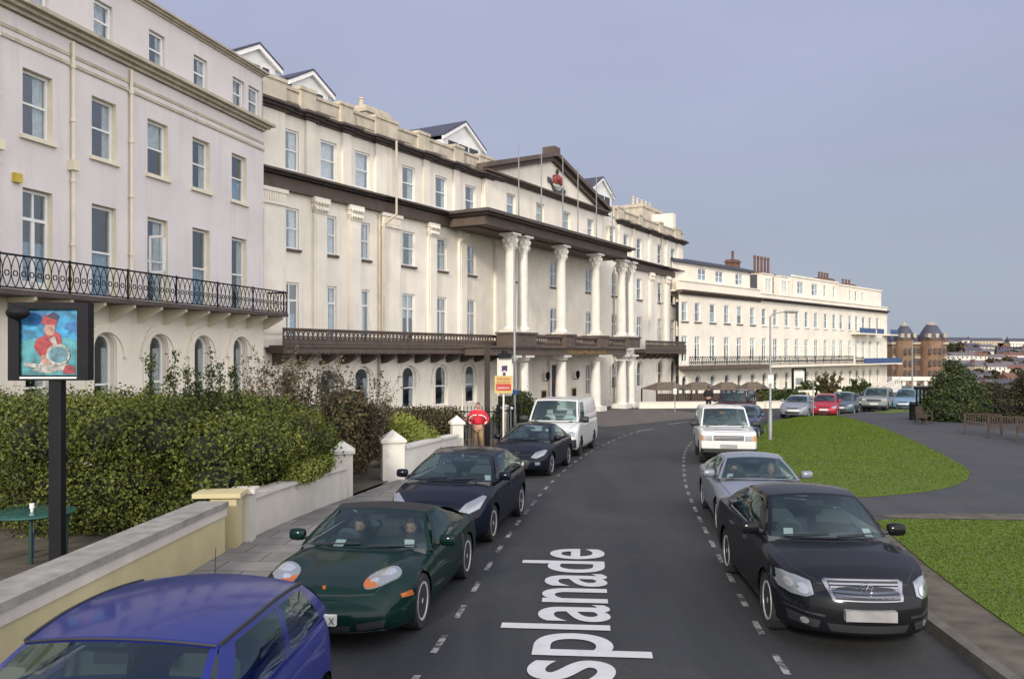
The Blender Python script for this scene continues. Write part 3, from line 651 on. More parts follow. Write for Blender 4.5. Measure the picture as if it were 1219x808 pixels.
B2.done('crown_crest', [mat('crest_red', (.22,.03,.03), .6), M['white'], mat('crest_blue', (.05,.06,.07), .6)], fix=True)
# portico: entablature, deck, columns
pa, pb = H.U(581, PV+1)+.5, H.U(757, PV+1)-.5
B = FB(H); B.bx(pa, pb, .1, PV+.5, 10.3, 10.84, 0); B.bx(pa-.25, pb+.25, .1, PV+.75, 10.84, 10.96, 0); B.bx(pa-.5, pb+.5, .1, PV+1.0, 10.96, 11.13, 1); B.bx(pa+.3, pb-.3, .3, PV-.3, 10.22, 10.3, 0)
B.done('portico_entablature', [M['brown'], M['lead']])
pcols = [H.U(p, PV) for p in (607.5, 622.5, 668, 709, 740, 750)]
def column(u, z0, z1, r, cap=True):
    B = FB(H); B.lathe([(r*1.0, z0+.3), (r*1.0, z0+(z1-z0)*.35), (r*.86, z1-.1)], 24, B.p(u, PV, 0), flute=.07); B.bx(u-r*1.45, u+r*1.45, PV-r*1.45, PV+r*1.45, z0, z0+.12); B.lathe([(r*1.3, .12), (r*1.4, .2), (r*1.15, .28), (r*1.05, .34)], 20, B.p(u, PV, z0))
    o = B.done('column', M['white'], smooth=50); B = FB(H)
    if cap:
        B.lathe([(r*.9, -.1), (r*.95, .0), (r*1.0, .25), (r*1.25, .5), (r*1.1, .52), (r*1.2, .75), (r*1.4, .85)], 16, B.p(u, PV, z1))
        for k in range(8):
            a = k*math.pi/4+.2
            for j, q in ((0, 1.05), (1, 1.25)): B.lathe([(.03, -.1), (.09, .03), (.11, .14), (.02, .2)], 6, B.p(u+math.cos(a+j*.4)*r*q, PV+math.sin(a+j*.4)*r*q, z1+.15+j*.33))
        B.bx(u-r*1.45, u+r*1.45, PV-r*1.45, PV+r*1.45, z1+.85, z1+.98)
    else: B.lathe([(r*.92, 0), (r*1.2, .15), (r*1.25, .22)], 16, B.p(u, PV, z1)); B.bx(u-r*1.35, u+r*1.35, PV-r*1.35, PV+r*1.35, z1+.22, z1+.36)
    B.done('capital', M['white'], o, smooth=50)
for u in pcols: column(u, 4.3, 9.25, .34)
for u in pcols:
    zg = H.gz(u, PV); column(u, zg+.1, 2.55, .39, False)
    B = FB(H); B.bx(u-.62, u+.62, PV-.62, PV+.62, zg-.1, zg+.35); B.done('column_base', M['white'])
B = FB(H); B.bx(pa+.3, pb-.3, .02, PV+.55, 2.92, 3.35); B.bx(pa+.2, pb-.2, .02, PV+.68, 3.35, 3.45); B.done('portico_deck', M['brown'])
pr = sorted(pcols)
for u in (sum(pr[:2])/2, pr[2], pr[3], sum(pr[4:])/2):
    wv = 1.2 if u < pr[1]+.1 or u > pr[3]+1 else .7
    B = FB(H); B.bx(u-wv, u+wv, PV-.7, PV+.72, 3.451, 4.18); B.bx(u-wv-.08, u+wv+.08, PV-.78, PV+.8, 4.18, 4.3); B.done('balcony_plinth', M['brown'])
pu = [sum(pr[:2])/2+1.35, pr[2]-.8, pr[2]+.8, pr[3]-.8, pr[3]+.8, sum(pr[4:])/2-1.35]
for k in (0, 2, 4):
    B = FB(H); B.bx(pu[k], pu[k+1], PV+.3, PV+.5, 4.05, 4.2); B.bx(pu[k], pu[k+1], PV+.3, PV+.5, 3.451, 3.55); n = int((pu[k+1]-pu[k])/.26)
    for j in range(n): B.lathe([(.05, 0), (.09, .15), (.04, .3), (.07, .5)], 8, B.p(pu[k]+.13+j*.26, PV+.4, 3.55))
    B.done('balustrade', M['brown'])
t = text_mesh('hotel_lettering', 'THE CROWN SPA HOTEL', .42, mat('dull_gold', (.30,.20,.07), .5, .4), H.root, .02, 1.25, bold=.008, spacing=1.1)
ut = (H.U(666, PV+.55)+H.U(728, PV+.55))/2; t.location = (ut-H.u0, -(PV+.57), 2.96-H.z0); t.rotation_euler = (math.pi/2, 0, 0)
# wall lanterns, plaques
for px in (647, 683): 
    B = FB(H); u = H.U(px); B.lathe([(.03, -.3), (.14, -.1), (.16, .2), (.04, .35)], 8, B.p(u, .35, 1.4)); B.tube(B.p(u, 0, 1.1), B.p(u, .35, 1.1), .03); B.done('wall_lantern', M['iron'])
    B = FB(H); B.bx(u-.35, u+.35, .001, .05, -.5, .45); B.bx(u-.28, u+.28, .05, .06, -.42, .37, 1); B.done('plaque', [mat('brass_frame', (.4,.28,.06), .4, .5), M['iron']])
# flagpoles standing on the entablature
for px, top in ((617.5,172),(644.5,181),(670,186),(688,198),(710,208),(729,217)):
    B = FB(H); u = H.U(px, PV+.3); B.tube(B.p(u, PV+.3, 11.13), B.p(u, PV+.3, H.Z(px, top, PV+.3)), .05, 6, r1=.03); B.done('flagpole', M['grey_metal'])
# drainpipes
for px in (458, 450, 786.5, 730):
    B = FB(H); u = H.U(px); v = .78 if px == 458 else .1
    B.tube(B.p(u, v, 11.15), B.p(u, v, 14.0), .06, 8) if px in (458, 786.5) else None
    if px == 458: B.tube(B.p(u, v, 11.15), B.p(u, v, 10.2), .06, 8); B.tube(B.p(u, v, 10.2), B.p(u-.35, .25, 9.7), .06, 8); B.tube(B.p(u-.35, .25, 9.7), B.p(u-.35, .25, 3.4), .06, 8)
    else: B.tube(B.p(u, v, -1), B.p(u, v, 10.2), .06, 8)
    B.done('drainpipe', M['stain'])
# dormers behind the parapet
def dormer(fc, u0, u1, v, zb, za, ln, rm=M['slate'], wins=3):
    B = FB(fc); um = (u0+u1)/2
    B.add([B.p(u0, v, zb-1.6), B.p(u1, v, zb-1.6), B.p(u1, v, zb), B.p(um, v, za), B.p(u0, v, zb)], [(0, 1, 2, 3, 4)])
    B.bx(u0+.01, u0+.1, v-ln, v-.01, zb-1.6, zb-.1); B.bx(u1-.1, u1-.01, v-ln, v-.01, zb-1.6, zb-.1)
    for s in (-1, 1):
        e = um+s*((u1-u0)/2+.3); ze = zb-.3*(za-zb)/((u1-u0)/2)
        B.prism([(e, ze-.02), (um, za-.02), (um, za+.2), (e, ze+.2)], v+.01, v+.2, 0, lambda x, z, vv: B.p(x, vv, z))
    o = B.done('dormer', M['trim'], fix=True)
    B = FB(fc)
    for k in range(wins): a = u0+.35+k*(u1-u0-.7)/wins; B.bx(a+.08, a+(u1-u0-.7)/wins-.08, v-.01, v+.02, zb-.75, zb-.08)
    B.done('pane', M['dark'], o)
    B = FB(fc); e0, e1 = u0-.32, u1+.32; ze = zb-.3*(za-zb)/((u1-u0)/2)
    for s, e in ((0, e0), (1, e1)): B.prism([(e, ze+.2), (um, za+.2), (um, za+.3), (e, ze+.3)], v-ln, v+.22, 0, lambda x, z, vv: B.p(x, vv, z))
    B.done('dormer_roof', rm, o, fix=True)
dv = -2.6
for (l, r, top, bs, ln) in ((282,328,58,84,4.5), (347,391,92,115,4.5), (529,573,152,180,6), (703,728,213,236,5)):
    u0, u1 = H.U(l, dv), H.U(r, dv); um = (u0+u1)/2; zb = H.Z(r, bs, dv); za = zb+(u1-u0)*.28
    dormer(H, u0, u1, dv, zb, za, ln)
B = FB(H)   # main slate roof, low behind the parapet
B.add([B.p(25.7, -.6, 14.1), B.p(u_end-.1, -.6, 14.1), B.p(u_end-.1, -6, 16.2), B.p(25.7, -6, 16.2), B.p(u_end-.1, -11.5, 14.1), B.p(25.7, -11.5, 14.1)], [(0, 1, 2, 3), (3, 2, 4, 5), (0, 3, 5), (1, 4, 2)])
B.done('main_roof', M['slate'])
def chimney(fc, l, r, top, v, zb, dep, pots, m='stain', potm='stain', poth=.7):
    u0, u1 = fc.U(l, v), fc.U(r, v); zt = fc.Z((l+r)/2, top, v); B = FB(fc)
    B.bx(u0, u1, v-dep, v, zb, zt-.35); B.bx(u0-.1, u1+.1, v-dep-.1, v+.1, zt-.35, zt-.15); B.bx(u0+.02, u1-.02, v-dep+.02, v-.02, zt-.15, zt); o = B.done('chimney', M[m])
    for k in range(pots):
        B = FB(fc); B.lathe([(.15, 0), (.13, poth*.8), (.17, poth*.85), (.15, poth)], 10, B.p(u0+(k+.5)*(u1-u0)/pots, v-dep*.5, zt)); B.done('chimney_pot', M[potm], o, smooth=40)
chimney(H, 436, 464, 130, -1.6, 14.2, 1.2, 0); chimney(H, 433, 444, 126, -2.0, 14.2, 1.0, 1, poth=.5)
chimney(H, 765, 789, 247, -3.0, 14.2, 2.5, 5, poth=.9)
B = FB(H); u0, u1 = H.U(793), H.U(831, -3); B.bx(u_end-.9, u_end-.01, -8.5, -.8, 14.1, 17.0); B.done('gable_wall', M['cream2'])
# ---- far terrace houses
def far_house(px0, px1, name, label, cols2, spec):
    fc = Fac(.92, 58.0, 0, -1.9, name, label); u0, u1 = fc.U(px0), fc.U(px1); fc.u0 = u0; o = fc.n*fc.v0+fc.d*u0; fc.root.location = (o.x, o.y, -1.9)
    return fc, u0, u1
c1 = [815,830.5,848.3,865.3,880.4,895.9]; c2 = [909.8,923.2,936.6,948.7,960.3,971.6,982.9,993,1001.5]; c3 = [1012,1020,1028,1036,1045]
for idx, (a, b_, cs, nm, lab) in enumerate(((808,905,c1,'terraced_house','far cream terraced house with dark slate attic roof, next beyond the hotel'), (905,1005,c2,'terraced_house','long pale cream terraced block with flat parapet, between slate roofed house and blue balconies'), (1005,1056,c3,'terraced_house','end block of the far cream terrace with bright blue balcony panels'))):
    fc, u0, u1 = far_house(a, b_, nm, lab, cs, None); U = [fc.U(p) for p in cs]
    B = FB(fc); ops = []
    for u in U: ops += [(u-.56, u+.56, 6.1, 8.0, False), (u-.56, u+.56, 1.95, 4.7, False), (u-.52, u+.52, -1.2, .85, True)]
    wall(B, u0+.003, u1, -3.2, 9.1, ops, 0, 0, .2)
    B.bx(u0+.01, u1-.01, -10, -.4, 9.0, 9.1); B.bx(u0+.01, u1-.01, -10, -9.9, -3.2, 9.0); B.bx(u1-.1, u1-.003, -10, -.01, -3.2, 9.1); B.done('wall', M['cream2'])
    for u in U:
        window(fc, 'sash', u, 6.11, 1.10, 1.88, inset=.06, sill='brown' if idx == 0 else 'white'); window(fc, 'french', u, 1.96, 1.10, 2.73, inset=.06); window(fc, 'arch', u, -1.19, 1.02, 2.02, inset=.06)
    B = FB(fc)
    for u in U: B = FB(fc); archivolt(B, u, .85, .52, .80, .06, zb=-1.2); B.done('arch_moulding', M['cream2'])
    B = FB(fc); cornice(B, u0+.01, u1-.01, 0, 9.12, .45 if idx == 0 else .3, .5, ret=False); B.done('cornice', M['brown'] if idx == 0 else M['lead'])
    B = FB(fc); B.bx(u0+.01, u1-.01, -.3, .02, 9.12, 9.95 if idx == 0 else 9.6); B.bx(u0+.01, u1-.01, -.35, .1, 9.96 if idx == 0 else 9.6, 10.08 if idx == 0 else 9.72); B.done('parapet', M['cream2'])
    B = FB(fc); ou = 1.3 if idx < 2 else 1.6
    B.bx(u0+.005, u1-.005, .01, ou, 1.45, 1.62 if idx else 1.8); B.done('balcony_slab', M['brown'] if idx == 0 else M['cream2'])
    B = FB(fc)
    if idx < 2:
        lattice(B, u0, u1-.01, ou-.1, 1.7, 2.7, .35, .022); B.done('balcony_railing', M['iron'])
    else:
        lattice(B, u0, u0+3, ou-.1, 1.62, 2.5, .35, .022); B.bx(u0+3, u1+1.5, ou-.1, ou, 1.63, 2.35, 1); B.bx(u1+1.45, u1+1.5, -1, ou-.1, 1.63, 2.35, 1); B.bx(u1, u1+1.6, -1, ou+.02, 1.4, 1.62, 2); B.done('balcony_railing', [M['iron'], M['blueglass'], M['cream2']])
        for (q0, q1) in ((1013,1032),(1034,1042),(1050,1059)):
            B = FB(fc); B.bx(fc.U(q0), fc.U(q1), .0, 1.2, 5.55, 5.72, 1); B.bx(fc.U(q0), fc.U(q1), 1.15, 1.2, 5.72, 6.4, 0); B.done('upper_balcony', [M['blueglass'], M['cream2']])
    if idx == 0:
        B = FB(fc); aw = [fc.U(p, -.8) for p in (836, 856.5, 880)]; u2 = fc.U(893, -.8)
        wall(B, u0, u2, 9.1, 11.9, [(u-.85, u+.85, 10.35, 11.6, False) for u in aw], 0, 0, .15, v=-.8); B.bx(u2-.1, u2, -6, -.8, 9.1, 11.9); B.done('attic_wall', M['cream2'])
        for u in aw: window(fc, 'grid', u, 10.36, 1.66, 1.22, v=-.8, inset=.06)
        B = FB(fc); B.bx(u0, u2+.3, -6.5, -.5, 11.9, 12.15); B.add([B.p(u0, -.5, 12.15), B.p(u2+.3, -.5, 12.15), B.p(u2+.3, -3.5, 12.9), B.p(u0, -3.5, 12.9), B.p(u2+.3, -6.5, 12.15), B.p(u0, -6.5, 12.15)], [(0, 1, 2, 3), (3, 2, 4, 5), (1, 4, 2)])
        B.bx(u2, u1, -3, -.9, 9.1, 11.6); B.done('attic_roof', M['slate'])
        chimney(fc, 873, 881, 309, -2.5, 12, 1, 1, 'brick', 'brick', 1.0)
    if idx == 1:
        B = FB(fc); aw = [fc.U(p, -.8) for p in (914, 933)]
        for u in aw:
            B.bx(u-1.2, u+1.2, -3, -.8, 9.1, 12.0); B.bx(u-1.3, u+1.3, -3, -.7, 12.0, 12.1)
        u2 = fc.U(943, -.8); wn = [fc.U(p, -.8) for p in (953, 970, 982, 993, 1002)]
        wall(B, u2, u1, 9.1, 12.2, [(u-(.95 if k < 2 else .4), u+(.95 if k < 2 else .4), 10.2, 11.7, False) for k, u in enumerate(wn)], 0, 0, .15, v=-.8)
        B.bx(u2, u1, -6, -1.3, 12.1, 12.19); B.bx(u2, u2+.1, -6, -.8, 9.1, 12.1); B.bx(u2-.05, u1, -.95, -.7, 12.2, 12.4); B.done('attic_wall', M['cream2'])
        B = FB(fc); B.bx(u0, u2, -3.1, -1.5, 9.1, 11.9); B.done('attic_roof', M['slate'])
        for k, u in enumerate(wn): window(fc, 'grid' if k < 2 else 'sash', u, 10.21, 1.86 if k < 2 else .78, 1.46, v=-.8, inset=.06)
        for u in aw: window(fc, 'grid', u, 10.1, 1.6, 1.5, v=-.8, inset=-.05)
        chimney(fc, 904, 924, 325, -2, 9, 1.6, 5, 'brick', 'brick', 2.0); chimney(fc, 980, 993, 331, -2.5, 10, 1.5, 4, 'brick', 'brick', .8)
    if idx == 2:
        B = FB(fc); wn = [fc.U(p, -.8) for p in (1012, 1019, 1027)]
        wall(B, u0, u1, 9.1, 12.0, [(u-.4, u+.4, 10.1, 11.5, False) for u in wn], 0, 0, .15, v=-.8); B.bx(u0, u1, -6, -1.3, 11.85, 11.98); B.bx(u1-.1, u1, -6, -.8, 9.1, 11.85); B.bx(u0, u1+.1, -.95, -.7, 12.0, 12.2); B.done('attic_wall', M['cream2'])
        for u in wn: window(fc, 'sash', u, 10.11, .78, 1.36, v=-.8, inset=.06)
        chimney(fc, 1008, 1019, 338, -2.5, 10, 1.5, 3, 'brick', 'brick', .7)
        # outside stair of the end house
        B = FB(fc)
        for k in range(14):
            uu = u0+2+k*.75; zz = -2.4+k*.09; B.bx(uu, uu+.74, 1.7, 3.2, -3.3, zz); B.bx(uu, uu+.74, 3.0, 3.22, zz+.7, zz+.85); B.bx(uu+.3, uu+.42, 3.05, 3.18, zz, zz+.7)
        B.done('entrance_steps', M['white'])
# ---------------------------------------------------------------- cars (local: +x forward, origin under the front axle)
WHEELS = {}
def wheel_meshes(r, wd, style):
    key = (r, wd, style)
    if key in WHEELS: return WHEELS[key]
    b = MB(); ri = r*.68
    b.lathe([(ri, -wd/2+.01), (r*.95, -wd/2), (r, -wd*.32), (r, wd*.32), (r*.95, wd/2), (ri, wd/2-.01)], 32, axis='y'); ty = b.mesh('tyre', [M['rubber']], 40)
    b = MB(); b.lathe([(ri+.005, -wd/2+.02), (ri+.005, wd/2-.0), (ri-.02, wd/2-.005), (ri-.035, wd/2-.05), (ri-.04, 0)], 32, axis='y', mi=1 if style == 'steel' else 0)
    b.lathe([(.01, wd*.2), (.06, wd*.42), (.03, wd*.46)], 12, axis='y')
    n = {'five': 5, 'seven': 7, 'ten': 10, 'steel': 14, 'cap': 8}[style]
    for k in range(n):
        a = 2*math.pi*k/n; ww = .062 if n <= 7 else .034
        p, q, t = (math.cos(a), math.sin(a)), None, (-math.sin(a), math.cos(a))
        vs = []
        for rr, hw, yy in ((.05, ww*1.3, wd*.40), (ri-.02, ww*.75, wd*.36)):
            for s in (-1, 1):
                for dy in (0, -.05): vs.append((p[0]*rr+t[0]*hw*s, yy+dy, p[1]*rr+t[1]*hw*s))
        b.add(vs, [(0,2,6,4),(1,5,7,3),(0,4,5,1),(2,3,7,6),(4,6,7,5)])
    b.lathe([(ri-.03, -.02), (ri-.05, .0), (.02, .0)], 24, axis='y', mi=1)
    me = b.mesh('rim', [M['alloy'] if style != 'steel' else M['grey_metal'], M['plastic']], 35)
    bm_ = bmesh.new(); bm_.from_mesh(me); bmesh.ops.recalc_face_normals(bm_, faces=bm_.faces); bm_.to_mesh(me); bm_.free()
    WHEELS[key] = (ty, me); return ty, me
def make_car(name, label, cat, s, pos, heading, paint, group='vehicles parked along the road'):
    """pos: ground point under the near front wheel; heading: degrees the tail leans from straight ahead"""
    fo, wbs, ro, W, Ht = s['fo'], s['wb'], s['ro'], s['W'], s['H']; tail = -(wbs+ro); hw = W/2
    clr = s.get('clr', .20); tr = s.get('tr', .31)
    topc = s['top']; drop = s.get('drop', .06); c = s['cab']
    cf, rf = s.get('cf', .26), s.get('rf', .75); zn = s.get('zn', .45); lean = s.get('lean', .10)
    fb = s.get('bump', 0)
    root = empty(name, (0, 0, 0), label, cat, 0, group)
    # lower body
    xs = sorted(set([fo-k*.015 for k in range(6)]+list(np.round(np.arange(tail+.08, fo-.08, .045), 4))+[tail+k*.015 for k in range(6)]), reverse=True)
    prof = s.get('side', [(0, .90), (.06, .955), (.22, .985), (.45, 1.0), (.62, .998), (.78, .985), (.9, .968), (1, .935)])
    # refine side profile
    sp = []
    for i in range(len(prof)-1):
        for k in range(3): t = k/3; sp.append((prof[i][0]+(prof[i+1][0]-prof[i][0])*t, prof[i][1]+(prof[i+1][1]-prof[i][1])*t))
    sp.append(prof[-1]); NT = 14; rows = []
    for x in xs:
        af, ar = fo-x, x-tail
        wf = 1-cf*max(0, 1-af/rf)**2.4; wr_ = 1-s.get('cr', .2)*max(0, 1-ar/.6)**2.4; w_ = hw*wf*wr_
        zt = interp(topc, -x if False else x) if False else interp(sorted(topc), x)
        rnd = .05*max(0, 1-af/.09)**2+.05*max(0, 1-ar/.09)**2
        zt -= rnd; zs = zt-drop*s.get('dropf', lambda x: 1)(x)
        z0 = clr+.05*max(0, 1-af/.25)+.06*max(0, 1-ar/.3)
        half = [(w_*p, z0+(zs-z0)*t) for t, p in sp]
        ws = half[-1][0]
        for k in range(1, NT+1):
            q = 1-k/NT; y = ws*q; z = zs+(zt-zs)*(1-q**2.6)
            if fb and x > -.5: z += fb*math.exp(-((q-.80)/.20)**2)*min(1, max(0, (x+.7)/.8))*min(1, af/.3)
            half.append((y, z))
        sh = lambda z: lean*((z-zn)/.35)**2*math.exp(-af/.28) if z > zn else lean*.6*((z-zn)/.35)**2*math.exp(-af/.28)
        shr = lambda z: s.get('leanr', .08)*((z-.55)/.4)**2*math.exp(-ar/.25)
        L_ = [(x-sh(z)+shr(z), y, z) for y, z in half]; R_ = [(a, -y_, z) for a, y_, z in L_[:-1]][::-1]
        rows.append(L_+R_)
    b = MB(); n = len(rows[0]); ns = len(sp)
    V = np.array([p for r_ in rows for p in r_]); wheels = [(0, tr+.0), (-wbs, tr)]
    isS = np.array([(k < ns-1 or k > n-ns) for r_ in rows for k in range(n)])
    R = tr+s.get('gap', .055); inR = np.zeros(len(V), bool)
    for (wx, wz) in wheels:
        dx, dz = V[:, 0]-wx, V[:, 2]-wz; d = np.hypot(dx, dz); m_ = (d < R) & isS; inR |= m_
        tgt = np.where(m_)[0]
        for i in tgt:
            k = R/max(d[i], 1e-4) ; 
            if d[i] > R-.09: V[i, 0] = wx+dx[i]*k; V[i, 2] = wz+dz[i]*k
    fs = []; half_n = n//2
    for i in range(len(rows)-1):
        for k in range(n-1):
            q = (i*n+k, i*n+k+1, (i+1)*n+k+1, (i+1)*n+k)
            if all(inR[j] for j in q): continue
            fs.append(q)
    b.v = [tuple(p) for p in V]; b.f = fs; b.m = [0]*len(fs)
    # fascias: bowed caps
    for (ri_, xx, sg, bow) in ((0, fo, 1, s.get('bow', .10)), (len(rows)-1, tail, -1, .06)):
        row = V[ri_*n:(ri_+1)*n]; NC = 16; vs = []
        for k in range(half_n+1):
            a = row[k]; 
            for j in range(NC+1):
                t = 1-2*j/NC; vs.append((a[0]+sg*bow*(1-t*t)*(a[1]/max(row[:, 1])), a[1]*t, a[2]))
        ff = [(k*(NC+1)+j, k*(NC+1)+j+1, (k+1)*(NC+1)+j+1, (k+1)*(NC+1)+j) for k in range(half_n) for j in range(NC)]
        if sg > 0: ff = [f[::-1] for f in ff]
        b.add(vs, ff, 0)
    b.box(tail+.25, fo-.35, -hw*.70, hw*.70, clr+.02, clr+.1, 1)
    lowv, lowf, lowm = b.v, b.f, b.m
    # cabin
    xa, za, xb, xr, xd, zd = c['xa'], c['za'], c['xb'], c['xr'], c['xd'], c['zd']; wb_, wr = c['wb'], c['wr']; sw = c.get('sweep', .20)
    af_, ar_ = c.get('af', .05), c.get('ar', .08); crown = c.get('crown', .05)
    def zroof(sx_, y): return Ht-crown*y*y-(af_ if sx_ < .5 else ar_)*(1-2*sx_)**2
    belt = lambda u: (za-c.get('bd', .03))*(1-u)+(zd-c.get('bd', .03))*u
    wbf = c.get('wbf', .95)
    def wroof(u): return wr*(.96+.04*min(1, u/.3))+c.get('rbw', .015)*math.sin(math.pi*u)
    def wsb(y): return Vector((xa-sw*y*y, wb_*wbf*y, za-c.get('bd', .03)*y*y))
    def wst(y): return Vector((xb-c.get('st', .08)*y*y, wr*.96*y, zroof(0, y)))
    def rrt(y): return Vector((xr+c.get('rt', .05)*y*y, wr*y, zroof(1, y)))
    def rrb(y): return Vector((xd+c.get('rsw', .12)*y*y, wb_*.96*y, zd-c.get('bd', .03)*y*y))
    def front(y, t): p = wsb(y).lerp(wst(y), t); p.x += .05*math.sin(math.pi*t)*(1-.5*y*y); p.z += .02*math.sin(math.pi*t); return p
    def rear(y, t): p = rrb(y).lerp(rrt(y), t); p.x -= c.get('rb', .04)*math.sin(math.pi*t); p.z += c.get('rbz', .02)*math.sin(math.pi*t); return p
    def side(u, t, sg):
        a = Vector((wsb(1).x+(rrb(1).x-wsb(1).x)*u, sg*wb_*min(wbf+(1-wbf)*min(1, u/.3)**.7, 1-.04*max(0, (u-.7)/.3)**1.5), belt(u)))
        tx = wst(1).x+(rrt(1).x-wst(1).x)*u; d_ = Vector((tx, sg*wroof(u), zroof(u, 1)))
        p = a.lerp(d_, t); p.y += sg*.03*math.sin(math.pi*t); return p
    cb = MB(); panes = []
    def panel(fn, us, ts, wins, flip, kind):
        idx = {}; 
        def vid(B_, i, j):
            if (id(B_), i, j) not in idx: idx[(id(B_), i, j)] = len(B_.v); B_.v.append(tuple(fn(us[i], ts[j])))
            return idx[(id(B_), i, j)]
        wb2 = {k: MB() for k in range(len(wins))}
        for i in range(len(us)-1):
            for j in range(len(ts)-1):
                um, tm = (us[i]+us[i+1])/2, (ts[j]+ts[j+1])/2; B_ = cb; 
                for k, wn in enumerate(wins):
                    if wn[0] < um < wn[1] and wn[2] < tm < wn[3]: B_ = wb2[k]
                f = (vid(B_, i, j), vid(B_, i+1, j), vid(B_, i+1, j+1), vid(B_, i, j+1))
                B_.f.append(f[::-1] if flip else f); B_.m.append(0 if (B_ is not cb or kind != 'roof') else 2)
        for k, B_ in wb2.items():
            if B_.f: panes.append((kind, B_, fn, wins[k]))
    def ticks(a, n_, extra): return sorted(set([round(a[0]+(a[1]-a[0])*i/n_, 5) for i in range(n_+1)]+[round(e_, 5) for e_ in extra]))
    wf_ = c.get('wf', .93); panel(front, ticks((-1, 1), 16, (-wf_, wf_)), ticks((0, 1), 8, (.03, .94)), [(-wf_, wf_, .03, .94)], False, 'windscreen')
    rw = c.get('rearwin', (.86, .12, .88)); panel(rear, ticks((-1, 1), 16, (-rw[0], rw[0])), ticks((0, 1), 8, (rw[1], rw[2])), [(-rw[0], rw[0], rw[1], rw[2])] if rw[0] else [], True, 'rear_window')
    for sg in (-1, 1):
        wn = [(a, e_, .06, .88) for a, e_ in c['side']]
        panel(lambda u, t, sg=sg: side(u, t, sg), ticks((0, 1), 24, [q for w2 in c['side'] for q in w2]), ticks((0, 1), 8, (.06, .88)), wn, sg < 0, 'side_window')
    NR = 16
    def rooff(y, s_): a = wst(y); d_ = rrt(y); p = a.lerp(d_, s_); p.z = zroof(s_, y); p.y = y*wroof(s_); return p
    panel(rooff, ticks((-1, 1), 16, ()), ticks((0, 1), NR, ()), [], False, 'roof')
    o0 = len(lowv); allm = MB(); allm.v = list(lowv)+list(cb.v); allm.f = list(lowf)+[tuple(i+o0 for i in f) for f in cb.f]; allm.m = list(lowm)+cb.m
    # deck under the glass
    bvh = BVHTree.FromPolygons([Vector(v) for v in allm.v], allm.f)
    body = None
    # shut lines
    def proj(x, z, sg, off=.002):
        h = bvh.ray_cast(Vector((x, sg*3, z)), Vector((0, -sg, 0)))
        if h[0] is None: h = bvh.find_nearest(Vector((x, sg*hw, z)))
        return h[0]+Vector((0, sg*off, 0))
    for ln in s.get('lines', []):
        for sg in (-1, 1):
            P = []
            for i in range(len(ln)-1):
                for k in range(8): t = k/8; P.append((ln[i][0]+(ln[i+1][0]-ln[i][0])*t, ln[i][1]+(ln[i+1][1]-ln[i][1])*t))
            P.append(ln[-1])
            for i in range(len(P)-1):
                a, e_ = P[i], P[i+1]; nx_, nz_ = -(e_[1]-a[1]), e_[0]-a[0]; l_ = math.hypot(nx_, nz_) or 1; nx_, nz_ = nx_/l_*.005, nz_/l_*.005
                q = [proj(a[0]-nx_, a[1]-nz_, sg), proj(e_[0]-nx_, e_[1]-nz_, sg), proj(e_[0]+nx_, e_[1]+nz_, sg), proj(a[0]+nx_, a[1]+nz_, sg)]
                allm.add([tuple(p) for p in q], [(0, 1, 2, 3)], 1)
    def topline(P, wd=.005):
        Q = []
        for i in range(len(P)-1):
            for k in range(8): t = k/8; Q.append((P[i][0]+(P[i+1][0]-P[i][0])*t, P[i][1]+(P[i+1][1]-P[i][1])*t))
        Q.append(P[-1])
        for i in range(len(Q)-1):
            a, e_ = Vector((*Q[i], 0)), Vector((*Q[i+1], 0)); n_ = Vector((-(e_-a).y, (e_-a).x, 0)).normalized()*wd; q = []
            for p in (a-n_, e_-n_, e_+n_, a+n_):
                h = bvh.ray_cast(Vector((p.x, p.y, 4)), Vector((0, 0, -1)))
                if h[0] is None: break
                q.append(tuple(h[0]+Vector((0, 0, .002))))
            if len(q) == 4: allm.add(q, [(0, 1, 2, 3)], 1)
    ny = hw*(1-cf)*.80
    for sg in (-1, 1): topline([(xa-sw*.9-.02, sg*wb_*.93), (xa+.15, sg*hw*.84), (fo*.55, sg*hw*.76), (fo-.10, sg*ny)])
    topline([(fo-.10, -ny), (fo-.06, -ny*.5), (fo-.05, 0), (fo-.06, ny*.5), (fo-.10, ny)])
    topline([(xa-sw*.85, -wb_*.88), (xa+.035-sw*.2, -wb_*.45), (xa+.05, 0), (xa+.035-sw*.2, wb_*.45), (xa-sw*.85, wb_*.88)], .022)
    body = allm.build('body', [paint, M['plastic'], s.get('roofmat', paint)], root, smooth=38)
